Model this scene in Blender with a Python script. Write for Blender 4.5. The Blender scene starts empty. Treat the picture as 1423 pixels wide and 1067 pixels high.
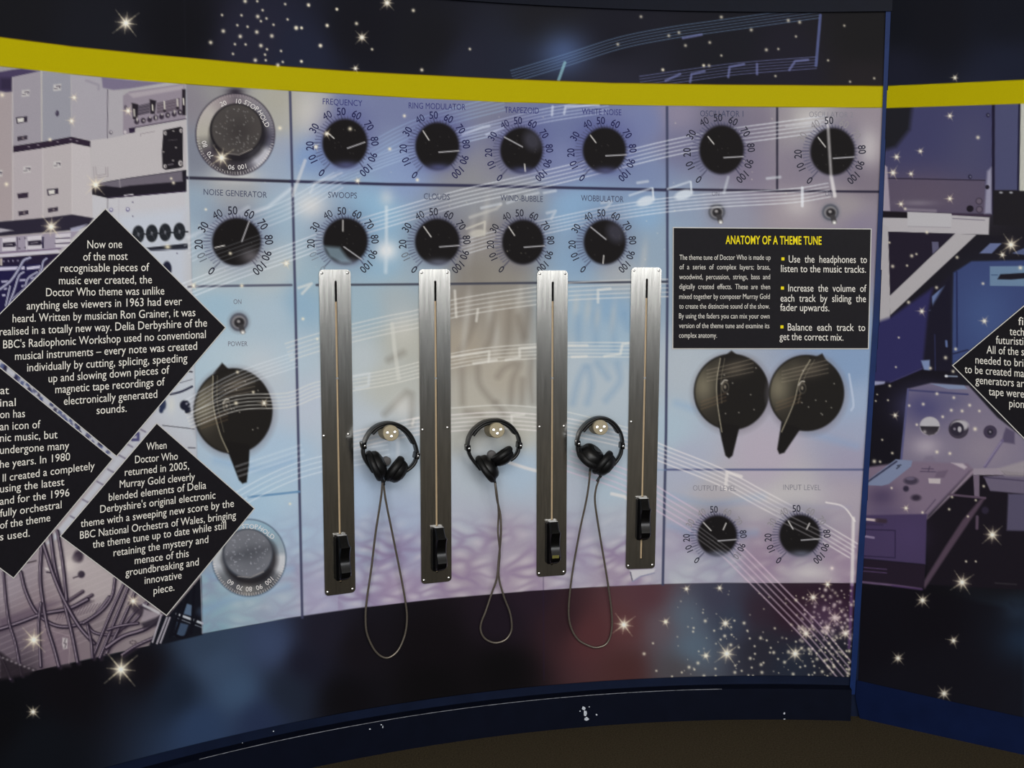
import bpy, math, random
import numpy as np
from mathutils import Vector, Matrix

random.seed(7)
rng = np.random.default_rng(11)
S = bpy.context.scene
COL = S.collection

# ------------------------------------------------------------------ camera
PW, PH = 1423.0, 1067.0
FOC = 1600.0
PITCH, ROLL = 0.119069, 0.00143
EYE = 1.415
fw = np.array([0, math.cos(PITCH), -math.sin(PITCH)])
up0 = np.array([0, math.sin(PITCH), math.cos(PITCH)])
rt0 = np.array([1.0, 0, 0])
rt = rt0 * math.cos(ROLL) + up0 * math.sin(ROLL)
up = -rt0 * math.sin(ROLL) + up0 * math.cos(ROLL)
cam = bpy.data.cameras.new('camera')
cam.sensor_fit = 'HORIZONTAL'
cam.sensor_width = 36.0
cam.lens = 36.0 * FOC / PW
cam.clip_start = 0.05
camo = bpy.data.objects.new('camera', cam)
COL.objects.link(camo)
M = Matrix(((rt[0], up[0], -fw[0], 0), (rt[1], up[1], -fw[1], 0), (rt[2], up[2], -fw[2], EYE), (0, 0, 0, 1)))
camo.matrix_world = M
S.camera = camo

# ------------------------------------------------------------------ light
w = bpy.data.worlds.new('world')
S.world = w
w.use_nodes = True
w.node_tree.nodes['Background'].inputs[0].default_value = (0.85, 0.93, 1.0, 1)
w.node_tree.nodes['Background'].inputs[1].default_value = 0.17


def area(name, loc, target, sx, sy, power, color=(1, 1, 1)):
    l = bpy.data.lights.new(name, 'AREA')
    l.shape = 'RECTANGLE'
    l.size, l.size_y, l.energy, l.color = sx, sy, power, color
    o = bpy.data.objects.new(name, l)
    COL.objects.link(o)
    o.location = loc
    d = Vector(target) - Vector(loc)
    o.rotation_euler = d.to_track_quat('-Z', 'Y').to_euler()
    return o


area('ceiling_light', (0.3, -1.2, 3.1), (0.2, 3.0, 0.9), 2.6, 1.0, 92, (1.0, 0.97, 0.92))
area('wall_fill_light', (-0.2, -4.6, 1.75), (0.1, 3.0, 1.0), 3.4, 1.7, 175, (0.97, 0.98, 1.0))  # unseen fill added to even out the brightness across the wall
area('plate_reflection_light', (3.5, -2.6, 2.12), (3.5, 3.0, 2.12), 3.6, 1.5, 100, (0.98, 0.99, 1.0))  # unseen light added for the fader plates to reflect
S.view_settings.view_transform = 'Standard'
S.view_settings.look = 'None'
S.view_settings.exposure = 0.0
S.view_settings.gamma = 1.0
S.view_settings.use_curve_mapping = False

# ------------------------------------------------------------------ geometry of the place
GX, GY, RAD = 0.779234, 0.488657, 2.871848       # plan circle of the curved wall
H_B1, H_B2, H_L, H_M = 0.45676, 0.39482, -1.0, -1.2914
H_TRIM, H_TOP = 0.657, 0.688
RC = np.array([1.060, 3.345])                      # corner with the flat right wall
RS = np.array([1.0, -0.65]); RS = RS / np.linalg.norm(RS)
RN = np.array([RS[1], -RS[0]])                     # towards the room
if RN @ (-RC) < 0: RN = -RN


def rays(x, y):
    x = np.asarray(x, float); y = np.asarray(y, float)
    a = (x - PW / 2) / FOC; b = -(y - PH / 2) / FOC
    return fw + a[..., None] * rt + b[..., None] * up


def WN(x, y, off=0.0):
    """points of the curved wall (off metres into the room) seen along given sight lines"""
    d = rays(x, y)
    r = RAD - off
    a = d[..., 0] ** 2 + d[..., 1] ** 2
    b = -2 * (d[..., 0] * GX + d[..., 1] * GY)
    c = GX * GX + GY * GY - r * r
    t = (-b + np.sqrt(np.maximum(b * b - 4 * a * c, 0))) / (2 * a)
    p = d * t[..., None]
    p[..., 2] += EYE
    return p


def WR(x, y, off=0.0):
    d = rays(x, y)
    n = (RC + RN * off) @ RN
    t = n / (d[..., 0] * RN[0] + d[..., 1] * RN[1])
    p = d * t[..., None]
    p[..., 2] += EYE
    return p


def project(p):
    q = p - np.array([0, 0, EYE])
    z = q @ fw
    return PW / 2 + FOC * (q @ rt) / z, PH / 2 - FOC * (q @ up) / z


def W1(x, y, off=0.0):
    return Vector(WN(np.array(x), np.array(y), off))


def normal_at(p):
    n = Vector((GX - p[0], GY - p[1], 0)); n.normalize(); return n


def lin(c):
    c = np.asarray(c, float) / 255.0
    return np.where(c <= 0.04045, c / 12.92, ((np.maximum(c, 0) + 0.055) / 1.055) ** 2.4)


# mean light level on the walls: one white point for all of the print
LUMC = [0.9016, 0.9016, 0.8683]


def albedo(c, x, y):
    return np.clip(lin(c) / np.array(LUMC), 0.0, 0.86)


# ------------------------------------------------------------------ materials
def mat(name, color=(0.5, 0.5, 0.5), rough=0.5, metal=0.0, spec=0.5, noise=0.0, nscale=60, bump=0.0, attr=None, stretch=None, aniso=0.0):
    m = bpy.data.materials.new(name)
    m.use_nodes = True
    nt = m.node_tree
    b = nt.nodes['Principled BSDF']
    b.inputs['Roughness'].default_value = rough
    b.inputs['Metallic'].default_value = metal
    b.inputs['Specular IOR Level'].default_value = spec
    b.inputs['Anisotropic'].default_value = aniso
    tc = nt.nodes.new('ShaderNodeTexCoord')
    mp = nt.nodes.new('ShaderNodeMapping')
    nt.links.new(tc.outputs['Object'], mp.inputs[0])
    if stretch: mp.inputs['Scale'].default_value = stretch
    nz = nt.nodes.new('ShaderNodeTexNoise')
    nz.inputs['Scale'].default_value = nscale
    nz.inputs['Detail'].default_value = 4
    nt.links.new(mp.outputs[0], nz.inputs['Vector'])
    mr = nt.nodes.new('ShaderNodeMapRange')
    mr.inputs['From Min'].default_value = 0.3; mr.inputs['From Max'].default_value = 0.7
    mr.inputs['To Min'].default_value = 1 - noise; mr.inputs['To Max'].default_value = 1 + noise
    nt.links.new(nz.outputs['Fac'], mr.inputs['Value'])
    mul = nt.nodes.new('ShaderNodeVectorMath'); mul.operation = 'SCALE'
    if attr:
        at = nt.nodes.new('ShaderNodeAttribute'); at.attribute_name = attr
        nt.links.new(at.outputs['Color'], mul.inputs[0])
    else:
        mul.inputs[0].default_value = color[:3]
    nt.links.new(mr.outputs[0], mul.inputs['Scale'])
    nt.links.new(mul.outputs[0], b.inputs['Base Color'])
    if bump:
        bp = nt.nodes.new('ShaderNodeBump'); bp.inputs['Strength'].default_value = bump; bp.inputs['Distance'].default_value = 0.004
        nt.links.new(nz.outputs['Fac'], bp.inputs['Height']); nt.links.new(bp.outputs[0], b.inputs['Normal'])
    return m


def rgb(*c): return tuple(lin(c))


M_PRINT = mat('printed_vinyl', rough=0.6, spec=0.04, noise=0.03, nscale=420, attr='print')
M_NAVY = mat('navy_paint', rgb(13, 22, 44), 0.45, spec=0.15, noise=0.15, nscale=14)
M_TRIM = mat('dark_navy_trim', rgb(9, 13, 27), 0.5, spec=0.08, noise=0.1, nscale=20)
M_BLUE = mat('blue_edge_paint', rgb(18, 40, 88), 0.5, spec=0.12, noise=0.15, nscale=12)
M_CARPET = mat('brown_grey_carpet', rgb(62, 55, 42), 0.95, spec=0.05, noise=0.45, nscale=220, bump=0.6)
M_STEEL = mat('brushed_steel', rgb(188, 186, 181), 0.18, 1.0, noise=0.16, nscale=22, stretch=(9, 9, 0.5))
M_SCREW = mat('screw_steel', rgb(200, 198, 195), 0.25, 1.0, noise=0.05)
M_CHROME = mat('bright_steel', rgb(225, 222, 218), 0.18, 1.0, noise=0.03)
M_DARK = mat('slot_black', rgb(12, 12, 12), 0.8, spec=0.1, noise=0.1)
M_BRASS = mat('tan_rail', rgb(172, 150, 118), 0.5, 0.0, noise=0.1, nscale=90)
M_GLOSS = mat('glossy_black_plastic', rgb(7, 7, 8), 0.2, spec=0.32, noise=0.1, nscale=50)
M_BLACK = mat('matt_black_plastic', rgb(13, 13, 14), 0.38, spec=0.35, noise=0.12, nscale=70)
M_PAD = mat('black_leatherette', rgb(12, 12, 13), 0.5, spec=0.3, noise=0.2, nscale=160, bump=0.1)
M_CABLE = mat('grey_steel_cable', rgb(120, 112, 102), 0.35, 0.6, noise=0.25, nscale=500)
M_PEG = mat('beige_metal_peg', rgb(156, 145, 120), 0.6, 0.0, spec=0.25, noise=0.06, nscale=120)
M_STOP = mat('grey_rubber', rgb(95, 93, 94), 0.6, noise=0.08)
M_PANEL = mat('black_sign_board', rgb(22, 20, 25), 0.55, spec=0.1, noise=0.1, nscale=90)
M_INKW = mat('white_ink', rgb(226, 222, 214), 0.6, spec=0.1, noise=0.02)
M_INKY = mat('yellow_ink', rgb(235, 215, 20), 0.6, spec=0.1, noise=0.02)
M_EDGE = mat('white_board_edge', rgb(196, 194, 190), 0.6, spec=0.1, noise=0.03)
M_FAR = mat('cream_wall_paint', rgb(214, 205, 160), 0.8, spec=0.1, noise=0.03)
M_CEIL = mat('pale_ceiling_paint', rgb(225, 222, 215), 0.9, spec=0.1, noise=0.03)
M_WEAR = mat('chipped_white_primer', rgb(190, 195, 205), 0.8, spec=0.1, noise=0.2, nscale=200)
M_SKIRT = mat('dark_blue_skirting_paint', rgb(11, 23, 56), 0.5, spec=0.1, noise=0.15, nscale=12)
M_HILITE = mat('pale_edge_highlight', rgb(120, 122, 130), 0.6, spec=0.1, noise=0.5, nscale=60)  # pale tone painted as the highlight on skirting edges
M_TAPE = mat('faded_label_ink', rgb(96, 92, 30), 0.5, noise=0.3, nscale=400)


# ------------------------------------------------------------------ object helpers
def link(o, parent=None):
    COL.objects.link(o)
    if parent: o.parent = parent
    return o


def mesh_obj(name, verts, faces, m, parent=None, smooth=None):
    """verts in world space when parent sits at the origin, else in the parent's space"""
    me = bpy.data.meshes.new(name)
    me.from_pydata([tuple(v) for v in verts], [], [tuple(int(i) for i in f) for f in faces])
    for mm in (m if isinstance(m, (list, tuple)) else [m]): me.materials.append(mm)
    if smooth is not None:
        me.polygons.foreach_set('use_smooth', np.ones(len(me.polygons), bool))
        me.set_sharp_from_angle(angle=math.radians(smooth))
    me.update()
    return link(bpy.data.objects.new(name, me), parent)


def thing(name, label, cat, loc=(0, 0, 0), group=None, rot=None):
    o = bpy.data.objects.new(name, None)
    o.empty_display_size = 0.05
    COL.objects.link(o)
    o.location = loc
    if rot is not None: o.rotation_euler = rot
    o['label'] = label
    o['category'] = cat
    if group: o['group'] = group
    return o


def printed(name, chunks, parent=None, label=None):
    """one mesh of printed vinyl: chunks of (points, faces, colours)"""
    co, cl, lv, ls = [], [], [], []
    nv = 0; nl = 0
    for p, f, c in chunks:
        p = np.asarray(p, float); f = np.asarray(f, int)
        if len(f) == 0: continue
        co.append(p); cl.append(np.broadcast_to(c, p.shape)); lv.append((f + nv).ravel())
        k = f.shape[1]; ls.append(nl + np.arange(len(f)) * k)
        nv += len(p); nl += f.size
    co = np.concatenate(co); cl = np.concatenate(cl); lv = np.concatenate(lv); ls = np.concatenate(ls)
    me = bpy.data.meshes.new(name)
    me.vertices.add(nv); me.vertices.foreach_set('co', co.astype(np.float32).ravel())
    me.loops.add(nl); me.loops.foreach_set('vertex_index', lv.astype(np.int32))
    me.polygons.add(len(ls)); me.polygons.foreach_set('loop_start', ls.astype(np.int32))
    me.polygons.foreach_set('use_smooth', np.ones(len(ls), bool))
    me.update(calc_edges=True)
    a = me.color_attributes.new('print', 'FLOAT_COLOR', 'POINT')
    a.data.foreach_set('color', np.concatenate([cl, np.ones((nv, 1))], 1).astype(np.float32).ravel())
    me.materials.append(M_PRINT)
    o = link(bpy.data.objects.new(name, me), parent)
    if label: o['label'] = label
    return o


def tag_structure(o):
    o['kind'] = 'structure'
    return o


# ------------------------------------------------------------------ letters
_txt = {}


def glyphs(body, bold=0.0, spacing=1.0):
    """flat letters as (points, triangles, width); capital height is 1, baseline on 0"""
    key = (body, bold, spacing)
    if key in _txt: return _txt[key]
    cu = bpy.data.curves.new('lettering', 'FONT')
    cu.body = body; cu.offset = bold; cu.resolution_u = 3; cu.space_character = spacing
    o = bpy.data.objects.new('lettering', cu)
    COL.objects.link(o)
    dg = bpy.context.evaluated_depsgraph_get(); dg.update()
    ev = o.evaluated_get(dg)
    me = ev.to_mesh()
    me.calc_loop_triangles()
    v = np.zeros(len(me.vertices) * 3); me.vertices.foreach_get('co', v)
    v = v.reshape(-1, 3)[:, :2]
    t = np.zeros(len(me.loop_triangles) * 3, np.int32); me.loop_triangles.foreach_get('vertices', t)
    t = t.reshape(-1, 3)
    ev.to_mesh_clear()
    bpy.data.objects.remove(o); bpy.data.curves.remove(cu)
    cap = 0.73 if body == 'H' else glyphs('H')[3]
    if body == 'H': cap = v[:, 1].max()
    x0 = v[:, 0].min()
    v = (v - np.array([x0, 0])) / cap
    r = (v, t, v[:, 0].max(), cap)
    _txt[key] = r
    return r


def text_line(body, p0, p1, cap, surf, off, bold=0.0, spacing=1.0):
    """letters laid from p0 to p1 (baseline, on the sheet), fitted to that length"""
    v, t, wd, _ = glyphs(body, bold, spacing)
    p0 = np.array(p0, float); p1 = np.array(p1, float)
    d = p1 - p0
    ln = np.linalg.norm(d); d = d / ln
    sx = ln / wd
    # uprights stay upright on the sheet
    q = p0 + (v[:, :1] * sx) * d + v[:, 1:] * np.array([0.0, -cap])
    return surf(q[:, 0], q[:, 1], off), t


def text_at(body, c, ang, cap, surf, off, sx=1.0, bold=0.0):
    """letters centred on c, turned clockwise by ang degrees"""
    v, t, wd, _ = glyphs(body, bold)
    u = (v[:, 0] - wd / 2) * cap * sx; h = (v[:, 1] - 0.5) * cap
    a = math.radians(ang)
    x = c[0] + u * math.cos(a) + h * math.sin(a)
    y = c[1] + u * math.sin(a) - h * math.cos(a)
    return surf(x, y, off), t


# ------------------------------------------------------------------ print sheet: a fine grid that carries the artwork
class Sheet:
    def __init__(s, pts):
        s.P = pts
        s.X, s.Y = project(pts.reshape(-1, 3))
        s.X = s.X.reshape(pts.shape[:2]); s.Y = s.Y.reshape(pts.shape[:2])
        s.C = np.zeros(pts.shape)
        s.cx0 = s.X.min(0); s.cx1 = s.X.max(0)

    def win(s, x0, y0, x1, y1):
        c = np.nonzero((s.cx1 >= x0) & (s.cx0 <= x1))[0]
        if len(c) == 0: return None
        c0, c1 = c[0], c[-1] + 1
        yy = s.Y[:, [c0, (c0 + c1) // 2, c1 - 1]]
        r = np.nonzero((yy.max(1) >= y0) & (yy.min(1) <= y1))[0]
        if len(r) == 0: return None
        return slice(r[0], r[-1] + 1), slice(c0, c1)

    def put(s, wn, a, col, mode='mix'):
        C = s.C[wn]
        a = a[..., None]; col = np.asarray(col, float)
        if mode == 'mix': C += (col - C) * a
        elif mode == 'screen': C[...] = 255 - (255 - C) * (1 - col / 255 * a)
        elif mode == 'mul': C *= 1 - a + a * col / 255
    def poly(s, pts, col, a=1.0, soft=0.7, mode='mix'):
        P = np.array(pts, float)
        wn = s.win(P[:, 0].min() - soft * 3, P[:, 1].min() - soft * 3, P[:, 0].max() + soft * 3, P[:, 1].max() + soft * 3)
        if wn is None: return
        X, Y = s.X[wn], s.Y[wn]
        d = np.full(X.shape, 1e9); ins = np.zeros(X.shape, bool)
        for (ax, ay), (bx, by) in zip(P, np.roll(P, -1, 0)):
            ex, ey = bx - ax, by - ay
            L = ex * ex + ey * ey + 1e-9
            t = np.clip(((X - ax) * ex + (Y - ay) * ey) / L, 0, 1)
            d = np.minimum(d, (X - ax - t * ex) ** 2 + (Y - ay - t * ey) ** 2)
            if abs(ey) > 1e-9:
                ins ^= ((ay > Y) != (by > Y)) & (X < ex * (Y - ay) / ey + ax)
        d = np.sqrt(d); d = np.where(ins, d, -d)
        s.put(wn, np.clip(d / (2 * soft) + 0.5, 0, 1) * a, col, mode)
    def stroke(s, pts, wd, col, a=1.0, soft=0.7, mode='mix', taper=None):
        P = np.array(pts, float); m = wd / 2 + soft * 2
        wn = s.win(P[:, 0].min() - m, P[:, 1].min() - m, P[:, 0].max() + m, P[:, 1].max() + m)
        if wn is None: return
        X, Y = s.X[wn], s.Y[wn]
        d = np.full(X.shape, 1e9)
        for (ax, ay), (bx, by) in zip(P[:-1], P[1:]):
            ex, ey = bx - ax, by - ay
            L = ex * ex + ey * ey + 1e-9
            t = np.clip(((X - ax) * ex + (Y - ay) * ey) / L, 0, 1)
            d = np.minimum(d, (X - ax - t * ex) ** 2 + (Y - ay - t * ey) ** 2)
        d = wd / 2 - np.sqrt(d)
        s.put(wn, np.clip(d / (2 * soft) + 0.5, 0, 1) * a, col, mode)
    def ell(s, cx, cy, rx, ry, col, a=1.0, soft=0.7, rot=0, mode='mix'):
        m = max(rx, ry) + soft * 2
        wn = s.win(cx - m, cy - m, cx + m, cy + m)
        if wn is None: return
        X, Y = s.X[wn] - cx, s.Y[wn] - cy
        c, q = math.cos(math.radians(rot)), math.sin(math.radians(rot))
        u, v = X * c + Y * q, -X * q + Y * c
        r = np.sqrt((u / rx) ** 2 + (v / ry) ** 2)
        d = (1 - r) * min(rx, ry)
        s.put(wn, np.clip(d / (2 * soft) + 0.5, 0, 1) * a, col, mode)
    def glow(s, cx, cy, rx, ry, col, a=1.0, rot=0, mode='mix'):
        m = max(rx, ry) * 2.6
        wn = s.win(cx - m, cy - m, cx + m, cy + m)
        if wn is None: return
        X, Y = s.X[wn] - cx, s.Y[wn] - cy
        c, q = math.cos(math.radians(rot)), math.sin(math.radians(rot))
        u, v = X * c + Y * q, -X * q + Y * c
        s.put(wn, np.exp(-((u / rx) ** 2 + (v / ry) ** 2)) * a, col, mode)
    def star(s, x, y, r, a=1.0, col=(238, 228, 200)):
        if r < 3.2:
            s.glow(x, y, r * 0.85, r * 0.85, col, 0.9 * a); return
        s.glow(x, y, r * 0.9, r * 0.9, (190, 165, 140), 0.45 * a)
        k = 8 if r > 5 else 6
        o = x * 7 % 40
        for i in range(k):
            t = math.radians(o * 0.3 + 360 / k * i)
            L = r * (2.3 if i % 2 else 1.5)
            for f, aa in ((1.0, 0.28), (0.7, 0.35), (0.45, 0.5)):
                s.stroke([(x, y), (x + L * f * math.cos(t), y + L * f * math.sin(t))], r * 0.12, (228, 215, 180), aa * a, 0.8)
        s.glow(x, y, r * 0.55, r * 0.55, (250, 245, 225), a)
    def field(s, pts, mask, size=45.0, sat=0.85):
        """smooth colour field through (x, y, r, g, b) anchors, laid where mask > 0"""
        A = np.array(pts, float)
        g = A[:, 2:].mean(1, keepdims=True); A[:, 2:] = (g + (A[:, 2:] - g) * sat) * np.array([1.0, 1.0, 0.985])
        gx = np.arange(-420, 1900, 8.0); gy = np.arange(-60, 1140, 8.0)
        XX, YY = np.meshgrid(gx, gy)
        num = np.zeros(XX.shape + (3,)); den = np.zeros(XX.shape)
        for p in A:
            wgt = 1.0 / ((XX - p[0]) ** 2 + (YY - p[1]) ** 2 + size ** 2 * 0.25) ** 2
            num += wgt[..., None] * p[2:]; den += wgt
        G = num / den[..., None]
        fx = np.clip((s.X - gx[0]) / 8, 0, len(gx) - 1.001); fy = np.clip((s.Y - gy[0]) / 8, 0, len(gy) - 1.001)
        ix = fx.astype(int); iy = fy.astype(int); tx = (fx - ix)[..., None]; ty = (fy - iy)[..., None]
        V = (G[iy, ix] * (1 - tx) + G[iy, ix + 1] * tx) * (1 - ty) + (G[iy + 1, ix] * (1 - tx) + G[iy + 1, ix + 1] * tx) * ty
        m = mask[..., None]
        s.C += (V - s.C) * m
    def colours(s):
        return albedo(s.C, s.X, s.Y)
    def chunk(s, fmask, cols=None):
        H, Wd = s.X.shape
        r, c = np.nonzero(fmask)
        i = r * Wd + c
        f = np.stack([i, i + 1, i + Wd + 1, i + Wd], 1)
        u, inv = np.unique(f.ravel(), return_inverse=True)
        return s.P.reshape(-1, 3)[u], inv.reshape(-1, 4), cols.reshape(-1, 3)[u]


def curve(pts, n=6):
    """smooth path through points"""
    P = [np.array(p, float) for p in pts]
    P = [2 * P[0] - P[1]] + P + [2 * P[-1] - P[-2]]
    o = []
    for i in range(1, len(P) - 2):
        a, b, c, d = P[i - 1:i + 3]
        for k in range(n):
            t = k / n
            o.append(0.5 * (2 * b + (c - a) * t + (2 * a - 5 * b + 4 * c - d) * t * t + (3 * b - a - 3 * c + d) * t ** 3))
    o.append(P[-2])
    return o


def step(e, x, soft=0.7): return np.clip((x - e) / (2 * soft) + 0.5, 0, 1)


# ------------------------------------------------------------------ artwork of the curved wall
STEP = 0.0024
a0, a1 = math.radians(-43.6), math.radians(6.0)
ang = np.concatenate([np.radians(np.arange(-78, -43.7, 0.5)), np.arange(a0, a1, STEP / RAD)])
hts = np.arange(H_TRIM + 0.01, H_M - 0.001, -STEP)
hts = np.append(hts, H_M)
AA, HH = np.meshgrid(ang, hts)
back = Sheet(np.stack([GX + RAD * np.sin(AA), GY + RAD * np.cos(AA), HH + EYE], -1))
bx, by = back.X, back.Y

EB1 = [(-400, -20), (0, 51.3), (100, 64.3), (200, 74.5), (290, 82.6), (380, 90.9), (480, 98.2), (580, 103.6), (700, 109.6), (850, 115), (1000, 117.4), (1120, 118.3), (1228, 119.2)]
EB2 = [(-400, 22), (0, 92), (100, 103), (200, 112.8), (290, 119), (380, 124.9), (480, 130.5), (580, 136.6), (700, 142), (850, 145.7), (1000, 147.8), (1120, 149), (1228, 149.6)]
EL = [(-400, 1060), (0, 942.5), (108, 919), (225, 893), (281, 880.7), (400, 859), (500, 844.5), (611, 832), (737, 821), (822, 816), (925, 811.5), (1000, 810), (1190, 810.2)]


def edge(E, x): return np.interp(x, [p[0] for p in E], [p[1] for p in E])


eb1, eb2, el = edge(EB1, bx), edge(EB2, bx), edge(EL, bx)
m_top = 1 - step(eb1, by); m_band = step(eb1, by) * (1 - step(eb2, by))
m_mid = step(eb2, by) * (1 - step(el, by)); m_low = step(el, by)

# night sky above the band
back.field([(-200, 20, 22, 22, 27), (0, 30, 22, 22, 27), (150, 60, 24, 25, 33), (250, 40, 18, 18, 24), (350, 60, 34, 34, 52), (420, 80, 30, 34, 55), (500, 40, 20, 20, 28),
            (600, 60, 22, 22, 28), (650, 90, 32, 34, 50), (720, 90, 32, 36, 52), (850, 60, 26, 26, 36), (850, 110, 38, 38, 52), (760, 30, 28, 28, 34), (1000, 60, 26, 26, 34), (1100, 100, 30, 28, 40),
            (1200, 60, 26, 25, 27), (1200, 110, 34, 30, 34)], m_top)
# synthesiser panel
MID = [(265,140,130,125,135),(300,122,140,138,140),(275,215,120,125,140),(390,140,165,162,150),(390,175,168,165,155),(395,200,148,158,180),(380,235,148,163,185),(325,246,165,165,168),
(270,290,140,160,180),(330,255,155,160,165),(390,300,150,175,195),(270,330,160,180,195),(300,385,175,185,190),(380,380,175,185,190),(440,390,150,175,190),(415,275,160,180,200),
(425,150,168,166,160),(440,135,165,165,165),(425,215,120,150,195),(480,140,112,122,162),(540,140,112,120,158),(560,240,130,150,190),(640,180,117,124,157),(680,180,118,120,142),(680,230,132,132,143),
(650,250,135,135,140),(780,170,104,114,156),(780,230,117,127,167),(900,170,112,122,165),(900,240,117,132,170),(520,300,138,178,208),(530,360,140,175,200),(590,380,150,170,185),(650,280,138,142,150),
(670,330,138,132,126),(660,385,130,124,116),(720,270,145,150,155),(700,380,138,133,124),(800,290,130,165,200),(800,360,130,160,190),(900,300,130,165,200),(890,340,140,160,180),(860,385,165,170,175),
(300,420,150,180,200),(380,440,165,185,200),(420,420,137,170,195),(380,520,180,190,200),(400,500,170,190,205),(300,490,165,188,203),(425,560,180,190,205),(395,640,165,190,213),(380,690,160,190,213),
(410,730,160,185,208),(400,830,160,178,195),(300,860,135,165,182),(300,880,120,160,175),(340,850,150,175,188),(430,720,165,185,208),(430,830,165,162,190),(510,430,150,175,190),(550,420,160,172,178),(500,500,180,190,195),
(560,470,175,175,165),(540,530,180,182,175),(500,600,180,190,200),(570,640,175,190,205),(500,690,165,185,210),(560,720,162,176,200),(560,760,152,152,182),(550,820,165,150,175),(500,830,165,165,190),
(500,760,155,165,190),(640,420,140,132,122),(640,480,160,150,135),(700,440,150,142,130),(700,520,170,162,148),(660,560,175,170,158),(640,600,175,175,168),(720,600,180,178,168),(650,660,175,185,195),
(720,650,165,185,205),(640,720,172,178,192),(700,760,165,155,172),(640,800,162,147,164),(720,800,167,152,167),(790,420,150,175,195),(850,425,130,163,193),(850,470,152,176,195),(800,520,172,185,195),
(860,540,172,185,195),(800,620,170,185,195),(850,680,167,185,200),(860,720,172,180,192),(800,760,167,162,182),(860,800,165,152,168),(790,690,172,180,195),
(940,160,135,128,150),(1000,165,118,112,130),(940,200,112,112,142),(1040,240,125,116,136),(1060,170,120,112,130),(1090,170,147,140,147),(1120,165,165,160,160),(1210,200,152,142,150),(1215,170,142,132,142),
(1100,240,130,121,136),(1200,250,118,108,122),(945,290,135,150,175),(1010,285,140,142,160),(1100,290,152,142,150),(1180,290,152,144,147),(1190,310,127,118,140),(930,330,140,160,180),(930,400,140,160,180),
(945,510,170,180,190),(930,600,165,185,200),(1180,510,125,150,185),(1190,560,147,165,193),(1200,600,152,160,185),(950,640,165,170,190),(1190,640,152,147,170),(1060,640,175,165,180),(1000,690,175,170,175),
(1100,690,180,175,178),(1180,690,162,152,165),(940,760,165,160,180),(1060,780,152,132,152),(1000,790,162,165,182),(1120,800,165,155,165),(1180,790,152,132,152),(960,800,175,180,190)]
back.field(MID, m_mid, 40, 0.92)
m_phot = m_mid * (1 - step(258.5 + (by - 120) * 0.0295, bx))
back.field([(-300, 300, 150, 140, 145), (20,130,150,145,150),(60,150,150,148,155),(120,150,160,156,162),(20,280,165,155,158),(160,220,180,175,175),(230,290,188,190,196),(160,300,185,182,182),(250,560,185,192,202),(200,610,178,178,188),
            (0,800,150,138,148),(120,780,176,164,166),(135,810,172,160,162),(60,860,135,118,126),(100,900,124,108,117),(10,900,104,90,104),(140,880,128,115,121),(200,870,140,128,132),(20,930,70,60,70),(-200,850,110,98,108)], m_phot, 40)
# deep space under the panel
back.field([(-300, 1000, 12, 12, 16), (0,1000,12,12,16),(100,950,15,13,18),(50,1040,15,18,25),(200,930,18,16,22),(245,960,24,34,52),(300,920,55,75,105),(330,960,56,80,112),(290,900,46,62,86),(280,1010,40,60,95),
            (380,900,55,70,105),(400,960,30,38,55),(420,920,25,25,40),(360,1000,34,46,78),(450,880,30,28,42),(500,900,22,18,24),(600,900,18,14,18),(600,950,14,12,14),(480,970,15,13,17),(700,860,30,22,32),(700,930,14,12,14),(740,830,38,26,38),
            (780,860,50,30,36),(820,880,85,45,48),(870,870,92,52,54),(870,930,75,42,42),(900,830,85,50,58),(920,870,95,80,88),(950,860,85,100,118),(960,900,85,105,125),(940,930,75,70,75),(1000,830,60,60,80),
            (1020,860,55,65,85),(1050,850,50,35,48),(1060,900,40,40,52),(1100,850,45,25,38),(1100,920,35,42,58),(1160,900,30,30,42),(1170,840,40,22,38)], m_low, 45)
back.glow(783, 74, 34, 30, (78, 98, 140), 0.75)
s = back.win(-500, -60, 1300, 200)
back.C[s] += (np.array([42, 44, 64.0]) - back.C[s]) * 0.0

# ---- left photograph: rack of equipment
B = back
DK, DB = (42, 36, 50), (32, 30, 48)
B.poly([(-60, 126), (17, 127), (17, 305), (-60, 314)], (160, 148, 148), 0.8, 2)
B.poly([(-40, 104), (0, 100), (17, 97), (30, 95.5), (55, 99), (17, 107.5), (17, 127), (8, 128), (0, 126), (-40, 122)], (66, 56, 86), 0.95, 1.2)
B.poly([(0, 108), (17, 108), (17, 126), (0, 125)], (44, 37, 58), 0.8, 3)
B.poly([(18, 107), (57, 99), (58, 196), (18, 203)], (150, 145, 152)); B.stroke([(57.6, 99), (58.4, 196)], 2.2, (184, 180, 172), 0.8)
B.poly([(59, 99), (98, 104), (99, 190), (59, 197)], (144, 144, 152)); B.stroke([(99, 104), (99.5, 190)], 1.6, (172, 168, 168), 0.7)
B.poly([(99.5, 104), (140, 108), (143, 122), (150, 127), (150, 192), (126, 195), (99.5, 190)], (160, 156, 162))
B.stroke([(120, 112), (137, 118), (137, 124)], 2.0, (120, 114, 128), 0.5, 2)
B.poly([(18, 203), (60, 197), (99, 190), (125.5, 196), (125.5, 204), (100, 199), (60, 206), (18, 212)], (45, 35, 50))
for x, y in ((40, 204), (80, 197), (107, 196), (53, 201.5), (98, 194)): B.glow(x, y, 1.6, 1.0, (150, 140, 150), 0.8)
B.poly([(18, 212), (60, 206), (60, 302), (18, 306)], (171, 163, 165)); B.poly([(60, 206), (100, 199), (100, 299), (60, 303)], (175, 168, 168))
B.poly([(100, 199), (125, 205), (129, 303), (100, 299)], (184, 178, 178))
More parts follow.
